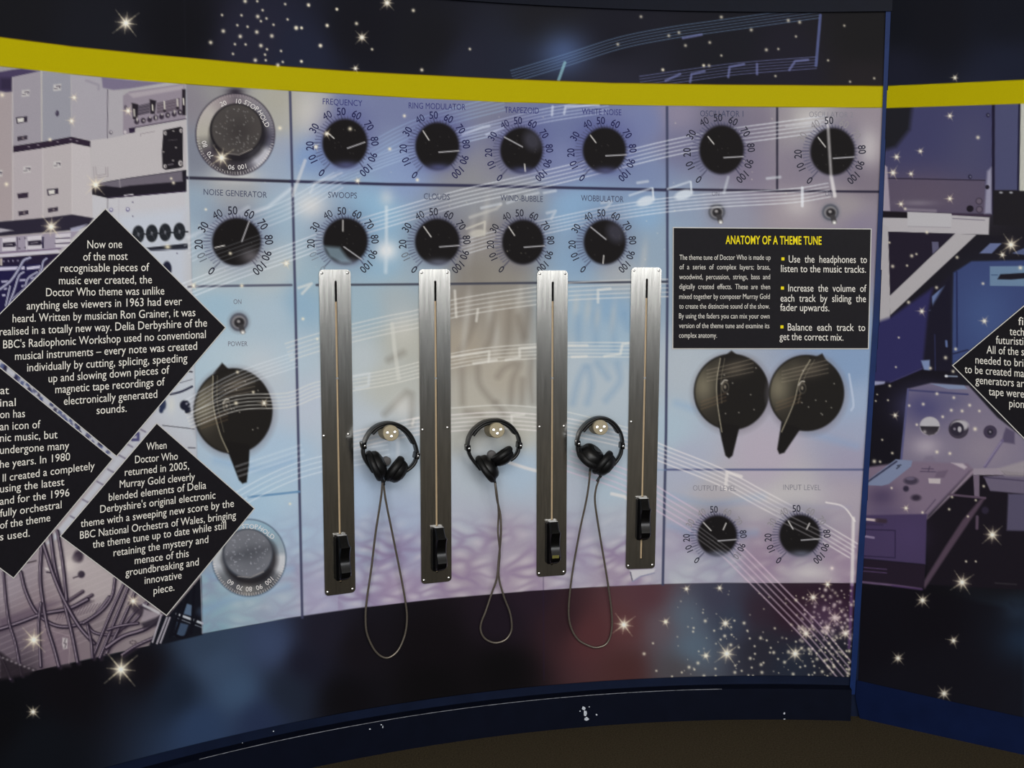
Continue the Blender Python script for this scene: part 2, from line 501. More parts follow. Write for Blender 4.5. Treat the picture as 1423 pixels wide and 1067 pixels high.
for x0, y0, x1, y1 in ((17.4, 108, 17.8, 306), (59.4, 206, 59.8, 303), (100, 199, 100, 299)): B.stroke([(x0, y0), (x1, y1)], 1.8, (194, 188, 186), 0.6)
for x, y in ((35.5, 129.5), (79.5, 121.5), (37.5, 235.5), (79.5, 228.5), (-2, 241)):
    B.poly([(x - 5, y - 4), (x + 5.5, y - 5), (x + 5, y + 4), (x - 5.5, y + 5)], (190, 187, 184), 0.9, 1)
    B.stroke([(x - 1, y - 1.6), (x + 4, y - 1.8), (x + 3.5, y + .5)], 1.3, (70, 62, 76)); B.stroke([(x - 4, y + 1.8), (x, y + 1.5)], 1.1, (90, 82, 92))
B.ell(79.5, 157.5, 2.4, 4, (55, 48, 68), 1, 0.8); B.ell(78.8, 156.5, 1, 2, (110, 104, 116), 0.6)
for x, y in ((22, 163), (65, 263)):
    B.poly([(x, y), (x + 16, y - 1.5), (x + 16, y + 6), (x + 1.5, y + 9)], (52, 44, 58)); B.poly([(x + 2, y + 1.5), (x + 11, y + .5), (x + 11, y + 6), (x + 3, y + 7.3)], (205, 202, 194))
B.poly([(24, 269), (39, 267), (39, 274.5), (25, 276)], (52, 42, 56)); B.stroke([(26, 268.5), (38, 267)], 1, (150, 142, 146))
for x, y in ((24, 190), (25.5, 294), (66.5, 289.5)): B.poly([(x, y), (x + 14, y - 2), (x + 14, y + 3.6), (x + .5, y + 6)], (58, 50, 62)); B.ell(x + 8, y + 1.8, 1.6, 2, (110, 100, 104))
# chassis to the right
B.poly([(141, 107), (175, 111), (230, 115), (180, 123), (158, 125), (143, 122)], (116, 108, 130), 1, 1.2)
B.stroke([(149.5, 125), (149.5, 192)], 1.2, (88, 82, 94)); B.poly([(150.5, 126), (171, 127), (171, 192), (150.5, 192)], (164, 160, 164))
B.poly([(171, 133), (180, 127), (257, 116), (258, 165), (188, 177), (188, 184), (171, 187)], (140, 131, 141))
B.poly([(178, 130), (255, 118), (255, 124), (185, 136)], (168, 160, 164), 0.8, 1.5)
B.poly([(190, 147), (208, 143), (208, 157), (190, 161)], (80, 73, 84)); B.poly([(218, 143), (250, 136), (250, 153), (218, 158)], (98, 88, 98))
for y in (147, 151, 155): B.stroke([(192, y + 1), (207, y - 2)], 0.9, (120, 112, 120), 0.7); B.stroke([(219, y - 2), (249, y - 8)], 0.9, (132, 122, 130), 0.7)
for p in ([(183, 143), (192, 145), (191, 165), (185, 165)], [(208, 138), (217, 140), (215, 158), (209, 158)], [(253, 124), (258, 124), (258, 160), (253, 160)]): B.poly(p, (32, 27, 34), 0.95, 1)
for x, y, l in ((186.3, 152, 10), (211.8, 146, 8), (228.3, 141, 11), (246.3, 138, 10), (254.8, 137, 9)): B.stroke([(x, y), (x + .6, y + l)], 1.9, (200, 195, 184)); B.ell(x + .4, y + l + 2, 2, 2, (40, 34, 42))
for k, (x, y) in enumerate(((190, 169), (199, 167.5), (208, 166), (216.3, 163.5), (224.5, 162), (233, 160), (242, 158.5), (250, 156))):
    B.ell(x, y, 3.4, 3.8, (50, 42, 54), 0.95, 1); B.ell(x + .6, y - (3 if k % 2 == 0 else 0), 1, 2.6 if k % 3 == 0 else 1.2, (196, 190, 184))
B.stroke([(188, 177), (258, 165)], 1.3, (66, 54, 72)); B.poly([(179, 178), (188, 177), (187, 184), (180, 185)], (44, 34, 54))
B.ell(174.5, 149, 2, 3, (84, 76, 90)); B.ell(174, 183.5, 2, 2.4, (186, 180, 182)); B.ell(154, 184, 2.4, 2.8, (96, 90, 100)); B.ell(154.4, 183.4, 1.2, 1.4, (190, 186, 186))
B.poly([(126, 195), (150, 192.5), (188, 184.5), (258, 167), (259, 236), (180, 247), (150, 251), (127, 250)], (180, 175, 175))
B.stroke([(195, 189), (195.5, 186), (215, 182.5)], 0.9, (140, 132, 136)); B.poly([(227, 181), (251, 176), (254, 178), (254.3, 231), (252, 233), (230, 236), (226, 233.5), (225, 210)], (32, 29, 34))
for x, y, q in ((229.8, 185, 2.3), (251.6, 181.6, 2.3), (229.5, 231, 2.3), (250.8, 226.8, 3.2)): B.ell(x, y, q * .9, q * 1.2, (196, 190, 186)); B.ell(x + .5, y, q * .4, q * .7, (80, 74, 78))
for x, y in ((241, 182), (244.5, 205), (227, 211), (240.5, 223)): B.ell(x, y, 1.4, 1.0, (170, 164, 160), 0.8)
B.stroke([(234, 195), (246, 194)], 1, (70, 66, 70)); B.stroke([(234, 229), (240, 228)], 2, (90, 84, 90))
for dx in (0, 3): B.stroke([(130 + dx, 232), (131 + dx, 247 - dx), (150 - dx, 245 - dx), (150 - dx, 232)], 0.9, (140, 130, 134), 0.8)
B.poly([(128, 258), (150, 252), (180, 247), (259, 236), (259, 266), (170, 274), (150, 275.5), (128, 270)], (31, 28, 36))
B.poly([(140, 254), (180, 247.5), (253, 237.5), (254, 252), (180, 258), (166, 260.5), (140, 257.5)], (104, 98, 108), 1, 1.2); B.stroke([(166, 250), (167, 260)], 1.4, (140, 134, 140))
B.stroke([(173, 271.5), (185, 270)], 1.6, (190, 184, 190)); B.stroke([(150, 275), (258, 266)], 1.4, (64, 52, 76))
B.poly([(128, 271), (150, 276), (170, 275), (256, 267), (259, 300), (259, 318), (180, 318), (129, 304)], (188, 187, 190)); B.stroke([(149.5, 276), (149.5, 289)], 1, (110, 104, 112)); B.stroke([(165, 275), (165, 318)], 1.2, (168, 164, 172), 0.6)
B.poly([(165, 300), (258, 290), (259, 420), (250, 420), (165, 330)], (186, 193, 203), 0.8, 8)
for x, y in ((154.5, 291.5), (177.5, 291)): B.ell(x, y, 2.7, 3, (84, 78, 120)); B.ell(x, y - .5, 1.7, 1.9, (196, 196, 204))
for x, y in ((184.5, 281), (184.5, 300.5), (246, 352)): B.ell(x, y, 0.9, 1, (90, 84, 110))
B.stroke([(185, 326), (261, 322)], 2.0, (38, 40, 46))
for x, y in ((192.3, 325.5), (211, 324.3), (229.5, 322.8), (249.3, 321.7)):
    B.ell(x, y, 8.4, 12.2, (35, 38, 43), 1, 0.9); B.ell(x, y, 1.2, 2.2, (150, 150, 156)); B.stroke([(x - 4, y - 8), (x + 4, y + 8)], 0.8, (66, 70, 76), 0.7); B.stroke([(x - 6, y + 3), (x + 6, y - 2)], 0.8, (60, 64, 70), 0.7)
B.poly([(204, 344), (261, 338), (261, 346.5), (210, 349)], (38, 40, 50)); B.glow(233, 343, 4, 3, (235, 225, 190), 0.9); B.stroke([(208, 348), (261, 346)], 1, (150, 155, 170))
B.ell(232, 374, 6.5, 11, (32, 34, 52), 1, 1)
# shelf, patch bay and cables on the far left
B.poly([(-60, 318), (0, 308), (60, 303), (100, 298), (130, 303), (124, 312), (108, 319), (60, 323), (0, 328), (-60, 334)], (42, 38, 52), 1, 1)
B.poly([(-60, 318), (0, 317), (19, 320), (0, 323), (-60, 326)], (178, 174, 180), 0.9, 1); B.poly([(98, 317), (122, 311), (108, 321), (98, 322)], (165, 165, 185), 0.9, 1)
B.poly([(-60, 336), (0, 330), (110, 321), (85, 347), (0, 353), (-60, 356)], (150, 142, 156))
for x, y, wd in ((3, 331, 19), (38, 328.5, 20), (77, 325.5, 21), (-32, 334, 20)):
    B.poly([(x, y), (x + wd, y - 1.8), (x + wd, y + 17), (x, y + 18)], (197, 192, 197))
    if x > 70:
        B.stroke([(x + 1, y + 6), (x + wd - 1, y + 5)], 1.4, (50, 40, 62)); B.stroke([(x, y + 13), (x + wd, y + 12)], 1.4, (50, 40, 62))
    else:
        B.poly([(x + 1, y + 6.5), (x + wd - 1, y + 5), (x + wd + .5, y + 10), (x + wd - 2, y + 12), (x + 1, y + 12.5)], (38, 32, 48), 1, 1); B.stroke([(x + 5, y + 9.4), (x + 14, y + 8.6)], 1.2, (140, 134, 140))
B.poly([(58.5, 329), (61, 329), (61, 345), (58.5, 345)], (40, 34, 60)); B.stroke([(24, 330), (24, 348)], 1, (60, 50, 66)); B.stroke([(36.5, 330), (36.5, 347)], 1.2, (196, 192, 196))
for x, y in ((27, 332), (35, 331), (27, 345), (35, 344)): B.ell(x, y, 1, 1.2, (70, 60, 76))
B.stroke([(-60, 356), (0, 351.5), (84, 345.5)], 1.2, (96, 76, 104)); B.poly([(-60, 360), (0, 353.5), (80, 347), (84, 351), (0, 357.5), (-60, 364)], (194, 190, 198))
B.poly([(-60, 366), (0, 358), (84, 352), (62, 372), (0, 372), (-60, 378)], (36, 29, 52)); B.poly([(0, 359), (3, 359), (3, 369), (0, 369)], (190, 180, 170))
for k in range(6): B.ell(5 + k * 6.6, 363 - k * .3, 0.9, 1.3, (150, 144, 165))
B.poly([(-60, 384), (0, 370), (60, 366), (40, 398), (0, 437), (-60, 470)], (32, 28, 64)); B.poly([(-60, 378), (0, 371), (34, 370), (34, 374.5), (0, 376), (-60, 383)], (190, 186, 204)); B.poly([(37, 371), (57, 368.5), (55, 373), (37, 375)], (190, 186, 204))
for x, y, q in ((2, 390, 11), (27, 388, 12), (24, 408, 8), (5, 400, 5), (3, 409, 5), (42, 385, 6), (30, 396, 5)): B.poly([(x, y), (x + q, y - .6), (x + q - 1, y + 2.4), (x, y + 3)], (180, 178, 200), 0.9)
for p, wd in (([(42, 358), (33, 362), (26, 374), (15, 390), (0, 402)], 3.2), ([(65, 359), (60, 364), (57, 377), (46, 389), (31, 404)], 2.4), ([(33, 378), (26, 384), (20, 403), (12, 424)], 2.6), ([(52, 378), (39, 387), (33, 404), (24, 409)], 2.4), ([(14, 398), (8, 425)], 2.4), ([(47, 390), (40, 396), (18, 415)], 1.6)):
    B.stroke(curve(p), wd + 1.6, (24, 20, 48)); B.stroke(curve(p), wd, (140, 140, 168), 1, 0.8); B.stroke(curve([(x - .4, y - .4) for x, y in p]), wd * .35, (196, 196, 208), 0.8)

# ---- strips of photograph between the signs
B.poly([(-60, 452), (0, 500), (162, 634), (215, 588), (160, 650), (85, 745), (60, 760), (160, 640), (61, 558), (-60, 462)], (182, 184, 190), 1, 1.5)
for k in range(46):
    t = rng.uniform(); x, y = 2 + 150 * t + rng.uniform(-2, 2), 505 + 124 * t + rng.uniform(-5, 4)
    B.poly([(x, y - 1), (x + rng.uniform(1.5, 5), y + rng.uniform(1, 4)), (x + 2, y + 7), (x - 3, y + 4)], [(40, 38, 60), (70, 80, 120), (90, 92, 120)][k % 3], 0.85, 0.9)
for x, y in ((196, 597), (178, 618), (168, 634), (155, 655), (140, 672), (120, 697), (103, 720)):
    B.stroke([(x - 5, y - 3), (x + 6, y + 3)], 2.2, (92, 84, 104), 0.7, 1)
B.stroke([(182, 606), (192, 602), (192, 611), (184, 611)], 4, (60, 58, 100), 0.9, 1)
B.stroke(curve([(237, 548), (252, 544), (267, 537)]), 3, (48, 50, 68)); B.stroke([(250, 532), (267, 527)], 1, (90, 92, 104)); B.stroke([(260, 516), (267, 516.5)], 2, (44, 44, 54))
B.ell(226, 562, 5, 8, (40, 48, 74), 1, 1.2); B.ell(224, 570, 3, 4, (40, 48, 74), 1, 1); B.ell(257, 563, 7, 7, (30, 32, 46), 1, 1.2); B.ell(261, 570, 4.5, 5, (30, 32, 46), 1, 1); B.ell(259, 561, 1.4, 1.6, (110, 110, 124))
B.stroke([(226, 591), (270, 596)], 1, (60, 60, 66)); B.stroke([(262, 622), (271, 622.3)], 1.3, (60, 60, 72)); B.glow(238, 562, 6, 12, (204, 204, 196), 0.7)

# ---- lower left photograph: tangle of cables
for k in range(16):
    y = 770 + k * 9
    B.stroke([(-10, y + 40), (200, y - 50)], 1.2, (196, 184, 186), 0.25, 1)
B.poly([(60, 850), (95, 852), (130, 835), (90, 843)], (70, 58, 68), 0.8, 3)
B.poly([(0, 860), (60, 838), (85, 835), (30, 866), (0, 878)], (92, 78, 92), 0.7, 4)
for k in range(14):
    x = 78 + k * 4.2; B.stroke([(x, 862 - k), (x + 7, 846 - k * .6)], 1, (78, 64, 78), 0.7, 0.6)
B.poly([(97, 882), (97, 925), (60, 925), (58, 872)], (120, 103, 114), 0.5, 4); B.stroke([(57, 872), (97, 884), (96, 922)], 1, (160, 146, 150), 0.6)
for p in ([(94, 836), (115, 822)], [(104, 842), (128, 827)]): B.stroke(p, 5.5, (58, 48, 60), 1, 1); B.stroke([(p[0][0], p[0][1] - 1.4), (p[1][0], p[1][1] - 1.4)], 1.4, (128, 114, 124), 0.8)
B.ell(109, 773, 7, 8.5, (54, 44, 56), 1, 2); B.ell(104, 776, 4, 5, (66, 55, 66), 0.8, 2); B.ell(113, 798, 5, 5, (50, 42, 54), 1, 1.2); B.stroke([(102, 803), (110, 800)], 2, (70, 60, 70)); B.glow(96, 786, 12, 12, (205, 196, 190), 0.8)
B.stroke([(64, 790), (74, 792), (85, 788)], 3, (196, 188, 186)); B.stroke([(65, 795), (75, 796)], 2, (50, 42, 54)); B.stroke([(38, 782), (50, 779)], 2, (70, 60, 66))
cab = [([(24, 870), (60, 872), (100, 873), (142, 866), (155, 850)], 0), ([(29, 795), (36, 822), (50, 850), (70, 866), (90, 871), (110, 867), (132, 855), (152, 830)], 5), ([(-30, 880), (0, 874), (30, 864), (60, 853), (95, 846), (122, 833)], 5.5), ([(58, 758), (56, 800), (59, 830), (66, 870), (75, 900), (82, 926)], 5),
       ([(57, 838), (54, 872), (57, 926)], 4), ([(70, 742), (77, 790), (90, 840), (100, 880), (108, 920)], 5), ([(60, 755), (75, 800), (90, 835), (110, 870), (131, 894)], 5.5), ([(80, 738), (87, 780), (93, 834)], 4.5),
       ([(5, 796), (8, 830), (13, 865), (22, 895), (30, 938)], 4), ([(-4, 905), (6, 922), (15, 944)], 4), ([(120, 865), (130, 878), (148, 882), (165, 878), (188, 850), (205, 836)], 4), ([(160, 804), (156, 828), (142, 848), (116, 866)], 4.5),
       ([(172, 812), (150, 862), (130, 912)], 4.5), ([(179, 815), (160, 862), (139, 914)], 4.5), ([(188, 822), (168, 868), (148, 908)], 4.5), ([(236, 846), (205, 872), (172, 884), (148, 900)], 6), ([(219, 884), (190, 897), (170, 910)], 4.5), ([(205, 838), (190, 860), (172, 872)], 4), ([(122, 870), (127, 892), (129, 914)], 4), ([(150, 875), (166, 870), (192, 866)], 4)]
for p, wd in cab:
    if not wd: continue
    c = curve(p); B.stroke([(x + 2, y + 2) for x, y in c], wd, (70, 58, 70), .45, 2); B.stroke(c, wd + .6, (32, 25, 38), 1, 0.8); B.stroke([(x - .8, y - .4) for x, y in c], wd * .4, (150, 136, 148), 0.9, 0.8)
B.poly([(178, 838), (205, 842), (212, 850), (200, 858), (185, 850)], (54, 46, 56), 0.85, 2); B.poly([(200, 846), (222, 853), (210, 868), (196, 862)], (150, 140, 146), 0.9, 1.5)
B.poly([(198, 838), (222, 850), (222, 854), (198, 842)], (190, 188, 190), 0.9, 1); B.poly([(196, 866), (232, 852), (226, 868), (200, 874)], (46, 40, 50), 0.9, 2)
B.poly([(87, 886), (94, 887), (93.5, 901), (88, 902), (86.5, 895)], (186, 178, 178), 1, 0.8); B.stroke([(91, 888), (89, 894), (92, 894), (90, 900)], 1.1, (60, 50, 60))
for k in range(7): B.ell(185 + 4.2 * math.cos(k * .9), 892.5 + 2.4 * math.sin(k * .9), 1.1, 0.8, (70, 60, 66), 0.9)
B.poly([(0, 905), (20, 920), (50, 930), (40, 938), (0, 945)], (40, 34, 40), 0.85, 2)
for k in range(8): B.glow(4 + k * 6, 914 + k * 2.4, 1.8, 1.4, (170, 160, 165), 0.7)
B.poly([(280, 800), (281.5, 882), (231, 894), (207, 897), (226, 856), (233, 856)], (21, 22, 30), 1, 1)
B.poly([(258, 838), (270, 842), (266, 856), (252, 852)], (92, 112, 136), 0.9, 1); B.poly([(246, 864), (262, 868), (256, 884), (242, 884)], (70, 88, 112), 0.8, 1)
B.stroke([(246, 853), (281, 866)], 3.4, (178, 182, 188)); B.stroke([(244, 858), (281, 872)], 1, (120, 126, 136))
for p in ([(224, 854), (212, 892)], [(232, 858), (218, 894)], [(236, 858), (223, 893)]): B.stroke(p, 2.2, (176, 170, 178), 0.95)
for p in ([(252, 838), (236, 885)], [(270, 815), (266, 880)], [(262, 826), (244, 880)], [(278, 850), (258, 884), (238, 880)]): B.stroke(curve(p), 4, (18, 18, 26))

# ---- panel texture: drifting cells and folds
rc = np.random.default_rng(5)
wn = B.win(285, 680, 1205, 890)
X, Y = B.X[wn], B.Y[wn] + (np.clip(B.X[wn], 285, 900) - 900) * -0.0
cw_, chh = 37.0, 18.0
gx0 = np.arange(240, 1260, cw_); gy0 = np.arange(660, 900, chh)
F1 = np.full(X.shape, 1e9); F2 = np.full(X.shape, 1e9)
wx = X + 9 * np.sin(Y / 13.0 + X / 70) + 4 * np.sin(Y / 5.0); wy = Y + (X - 700) * 0.08 + 5 * np.sin(X / 23.0) + 2 * np.sin(X / 7.0 + Y / 9)
jx = rc.uniform(-.42, .42, (len(gy0), len(gx0))) * cw_; jy = rc.uniform(-.42, .42, (len(gy0), len(gx0))) * chh
ii = np.floor((wx - gx0[0]) / cw_ + .5).astype(int); jj = np.floor((wy - gy0[0]) / chh + .5).astype(int)
for di in (-1, 0, 1):
    for dj in (-1, 0, 1):
        i_ = np.clip(ii + di, 0, len(gx0) - 1); j_ = np.clip(jj + dj, 0, len(gy0) - 1)
        px_ = gx0[i_] + jx[j_, i_] + (j_ % 2) * cw_ * .5 * 0; py_ = gy0[j_] + jy[j_, i_]
        d_ = np.sqrt(((wx - px_) / cw_) ** 2 + ((wy - py_) / chh) ** 2)
        F2 = np.minimum(F2, np.maximum(F1, d_)); F1 = np.minimum(F1, d_)
bord = np.exp(-((F2 - F1) / 0.36) ** 2) * (0.55 + 0.45 * np.sin(wx / 31 + wy / 17) * np.sin(wx / 47 - wy / 23 + 1))
fade = np.clip((Y - 700) / 60, 0, 1) * np.where((X > 470) & (X < 905), 1.0, 0.45) * m_mid[wn]
B.put(wn, bord * fade * 0.6, (128, 106, 140)); B.put(wn, np.exp(-(F1 / .26) ** 2) * fade * 0.4, (208, 202, 202))
B.C[:] = B.C
for p in ([(300, 640), (360, 652), (405, 640)], [(290, 800), (340, 806), (405, 790)], [(280, 850), (330, 830), (400, 815)], [(930, 690), (990, 700), (1060, 690)], [(940, 560), (1000, 580)], [(1120, 600), (1190, 620)], [(930, 730), (985, 745), (1050, 740)]):
    B.stroke(curve(p), 9, (122, 158, 195), 0.3, 5)
for p in ([(660.7, 440), (651.7, 467), (638, 492)], [(684, 436), (683, 467), (672, 490)], [(708, 430), (706, 474), (701, 492)], [(735, 430), (728, 474)], [(720, 440), (728, 467)], [(641.6, 512), (643, 560)], [(664, 510), (667, 535), (686, 560)], [(692, 523), (700, 512), (714, 505)],
          [(722, 506), (712, 530), (710, 560)], [(726, 528), (725, 560)], [(739, 500), (737, 526), (740, 558)], [(648, 572), (668, 576)], [(690, 560), (700, 575)], [(565, 545), (545, 565), (535, 575)], [(560, 490), (540, 500)], [(572, 548), (572, 590)]):
    B.stroke(curve(p), 7, (112, 104, 94), 0.42, 5)
for p in ([(803, 440), (804, 475)], [(827, 438), (828, 476)], [(850, 440), (854, 486)], [(868, 436), (872, 456)], [(812, 510), (803, 530), (796, 560)], [(818, 510), (822, 536), (816, 560)], [(858, 506), (861, 530), (842, 556)], [(830, 505), (845, 525)]):
    B.stroke(curve(p), 7, (116, 148, 178), 0.42, 5)
for x, y, h in ((800, 425, 30), (817, 430, 34), (830, 440, 30), (852, 440, 40), (650, 425, 40), (681, 433, 30), (722, 415, 30), (675, 300, 46), (655, 330, 50), (645, 470, 60), (895, 355, 34), (690, 470, 40)):
    B.glow(x, y, 5, h * .6, (192, 190, 182), 0.42, 6)
for x, y, q, h, a_ in ((432, 286, 22, 18, .6), (430, 160, 22, 34, .35), (537, 275, 10, 12, .35), (330, 245, 30, 10, .35), (1130, 168, 22, 16, .5), (1110, 285, 22, 16, .3), (1206, 205, 14, 26, .4), (560, 455, 20, 26, .25), (560, 565, 14, 16, .35), (1125, 795, 34, 10, .4), (1105, 690, 60, 16, .2), (340, 500, 50, 30, .15), (400, 690, 30, 20, .1)):
    B.glow(x, y, q, h, (222, 218, 210), min(1, a_ * 1.2))

# ---- panel joints
INK = (58, 60, 84)
for p, wd, c, a_ in (([(403, 126), (410, 400), (420, 858)], 3.6, (66, 68, 92), .95), ([(259, 247), (330, 249.5), (403, 252)], 4.2, (42, 40, 54), .95), ([(403, 252), (540, 256), (660, 258), (926, 264)], 4.0, (46, 46, 70), .95), ([(926, 263), (1080, 265), (1224, 266.5)], 3.2, (40, 36, 52), .95),
                    ([(927, 149), (927.5, 400), (925.5, 600), (921, 812)], 3.6, (62, 66, 90), .95), ([(1080, 150), (1080, 265)], 3.0, (44, 42, 56), .95), ([(262, 398), (330, 397), (405, 396)], 3.2, (74, 76, 94), .9), ([(440, 396), (580, 395), (745, 393), (926, 391.5)], 3.2, (58, 60, 72), .9),
                    ([(925, 652.5), (1206, 652.5)], 2.6, (82, 88, 122), .95), ([(345, 690.5), (380, 687), (416, 683)], 3, (96, 136, 172), .9), ([(880, 652), (925, 653)], 2, (110, 140, 170), .5)):
    B.stroke(p, wd, c, a_, 0.9)
B.stroke([(259, 124), (270, 500), (281, 880)], 1.2, (150, 156, 166), 0.7); B.stroke([(755, 800), (756, 945)], 1.0, (40, 30, 60), 0.5); B.stroke([(256, 0), (258, 80)], 1, (30, 30, 38), .4)

# ---- chrome dials
for cx, cy, rx, ry, kx, ky, kr, bl in ((327, 186.6, 54.5, 56.3, 328.4, 180, 35.8, 0), (345.9, 775, 51, 53, 344.2, 769, 34.2, 1)):
    wn = B.win(cx - 60, cy - 62, cx + 60, cy + 62)
    X, Y = B.X[wn] - cx, B.Y[wn] - cy
    th = np.degrees(np.arctan2(X, -Y)) % 360
    if bl: anch = [(0, 150, 175, 190), (30, 140, 170, 185), (60, 140, 160, 170), (80, 150, 160, 168), (88, 196, 198, 200), (112, 190, 192, 194), (122, 110, 112, 116), (140, 76, 78, 82), (165, 98, 98, 98), (185, 120, 118, 114), (205, 84, 84, 88), (235, 110, 114, 118), (255, 176, 180, 184), (285, 186, 190, 190), (310, 160, 180, 192), (360, 150, 175, 190)]
    else: anch = [(0, 108, 100, 106), (20, 128, 122, 126), (45, 120, 118, 124), (75, 110, 108, 116), (95, 76, 74, 88), (108, 92, 92, 104), (118, 178, 178, 184), (142, 176, 176, 182), (152, 110, 108, 116), (165, 66, 62, 68), (195, 56, 52, 56), (235, 70, 64, 72), (255, 120, 118, 112), (270, 168, 164, 152), (310, 172, 166, 160), (340, 140, 130, 132), (360, 108, 100, 106)]
    col = np.stack([np.interp(th, [q[0] for q in anch], [q[j] for q in anch]) for j in (1, 2, 3)], -1)
    r = np.sqrt((X / rx) ** 2 + (Y / ry) ** 2)
    B.ell(cx, cy, rx + 1.2, ry + 1.2, (52, 46, 58) if not bl else (78, 92, 108), 0.85, 1.2)
    if not bl: B.glow(cx, cy - ry - 3, 12, 6, (40, 34, 44), 0.9)
    a_ = np.clip((1 - r) * rx / 1.4 + .2, 0, 1)
    B.C[wn] += (col - B.C[wn]) * a_[..., None]
    B.ell(kx + 3, ky + 7, kr + 4, kr + 3, (30, 28, 32), 0.85, 4)
    for q in range(90):
        t = math.radians(q * 4)
        lit = 100 < q * 4 < 262
        if not lit and bl: continue
        B.stroke([(cx + rx * .99 * math.sin(t), cy - ry * .99 * math.cos(t)), (cx + rx * .93 * math.sin(t), cy - ry * .93 * math.cos(t))], 0.9, (214, 208, 204) if lit else (190, 176, 180), 0.8 if lit else .35, 0.5)
    B.ell(kx, ky, kr + 1, kr + .5, (28, 26, 30) if not bl else (58, 62, 70), 1, 1.2)
    B.ell(kx + .5, ky - .3, kr - 1, kr - 1.2, (72, 68, 66) if not bl else (112, 114, 120), 1, 1.4)
    B.glow(kx + 4, ky + 2, kr * .5, kr * .5, (54, 50, 50) if not bl else (84, 86, 92), 0.7)
    if bl: B.stroke([(kx - 32, ky + 8), (kx, ky), (kx + 32, ky - 8)], 12, (70, 72, 78), 0.55, 6)
    B.stroke([(kx - 14, ky + kr - 2.5), (kx + 4, ky + kr - .8), (kx + 22, ky + kr - 9)], 1.3, (168, 160, 152), 0.7)
    for q in range(75):
        t, rr = rc.uniform(0, 6.28), kr * .86 * math.sqrt(rc.uniform(0.02, 1))
        B.ell(kx + rr * math.cos(t), ky + rr * math.sin(t), rc.uniform(.5, 1.0), rc.uniform(.5, 1.0), (150, 148, 144) if not bl else (176, 178, 186), rc.uniform(.3, .8), 0.6)

# ---- big pointer knobs
for cx, cy, rx, ry, nub, ptr, spine in ((323.8, 571, 55, 59.5, [(297, 518), (308.7, 504), (321, 516)], [(312, 612), (317, 628), (332, 667), (337, 672), (343, 670), (346, 645), (347, 618)], [(296, 522), (296, 560), (305, 600), (317, 628)]),
                                        (1016.5, 544.5, 52.5, 53, [(1005, 496), (1016.5, 487), (1028, 496)], [(998, 586), (1003, 612), (1008, 633), (1013, 637), (1018, 633), (1028, 592)], [(1001, 498), (996, 530), (997, 560), (1003, 600)]),
                                        (1120.7, 546, 52.5, 53, [(1131, 497), (1142.6, 491), (1149, 502)], [(1086, 586), (1080, 624), (1083, 631), (1090, 629), (1113, 595)], [(1126, 500), (1112, 525), (1103, 560), (1086, 600)])):
    B.ell(cx + 1, cy + 2, rx + 4, ry + 4, (120, 116, 124), 0.5, 5)
    B.poly(nub, (38, 35, 33), 1, 1.2); B.ell(cx, cy, rx, ry, (32, 30, 28), 1, 1.3)
    wn = B.win(cx - rx, cy - ry, cx + rx, cy + ry)
    X, Y = (B.X[wn] - cx) / rx, (B.Y[wn] - cy) / ry
    sp = np.interp(B.Y[wn], [q[1] for q in spine], [q[0] for q in spine])
    a_ = np.clip((1 - np.sqrt(X * X + Y * Y)) * 14, 0, 1) * np.clip((sp - B.X[wn]) / 2, 0, 1)
    lit = np.exp(-((X + .75) / .34) ** 2 - ((Y + .15) / .5) ** 2) * .8 + .25 * np.exp(-((X + .3) / .2) ** 2 - ((Y + .6) / .3) ** 2)
    col = np.array([46, 43, 38]) + lit[..., None] * np.array([86, 82, 66])
    B.C[wn] += (col - B.C[wn]) * (a_ * .95)[..., None]
    B.glow(cx + rx * .1, cy - ry * .62, rx * .4, ry * .2, (92, 84, 72), 0.7, -15)
    B.poly(ptr, (28, 26, 25), 1, 1.2); B.stroke(curve(spine), 1.6, (168, 160, 136), 0.75); B.stroke(curve([(x + 6, y) for x, y in spine[:3]]), 1.2, (110, 104, 88), 0.6)
    ex, ey = cx - 9 + (3 if cx > 1100 else 0), cy - 7
    B.ell(ex, ey, 5.5, 8, (84, 78, 68), 1, 1); B.ell(ex + .8, ey + 1, 3.8, 6, (36, 34, 32), 1, .8); B.ell(ex, ey, 1.6, 2.6, (120, 112, 98)); B.stroke(curve([(ex - 5, ey - 4), (ex - 1, ey - 9), (ex + 3, ey - 9)]), 2, (170, 164, 150), .9)
    for q in range(3): B.stroke([(cx - rx * .8, cy + 14 + q * 5), (cx - 8, cy + 2 + q * 5)], 2.2, (120, 96, 72), 0.3, 1)
    for q in range(4): B.stroke([(cx - 34, cy - 30 + q * 5), (cx + 30, cy - 46 + q * 6)], 1.2, (158, 146, 126), 0.4, .8)
    for q in range(9): B.glow(cx + rc.uniform(-.2, .75) * rx, cy + rc.uniform(-.7, .6) * ry, 1, 1, (190, 184, 170), 0.6)

# ---- toggle switches
for x, y, q in ((332, 447.5, 1.2), (996, 294.5, 1.1), (1154, 295, 1.1)):
    B.ell(x, y, 12 * q, 12 * q, (112, 114, 124), 0.6, 4); B.ell(x, y, 10.5 * q, 10.5 * q, (84, 86, 94), 1, 1.4); B.ell(x, y, 8 * q, 7.6 * q, (126, 124, 126), 1, 1.2); B.ell(x + .5, y + .6, 6 * q, 5.6 * q, (44, 42, 44), 1, 1.2); B.ell(x - .5, y - 1, 2.2, 2, (150, 146, 144), 1, 1)
    B.poly([(x - 1, y + 4), (x + 6, y + 3), (x + 9, y + 14), (x + 6, y + 16), (x + 2, y + 15)], (62, 60, 62), 1, 1); B.ell(x + 5.5, y + 14, 3.4, 3, (150, 148, 146), 1, 1); B.ell(x + 5.5, y + 14.5, 1.6, 1.6, (232, 228, 220), 1, .8)

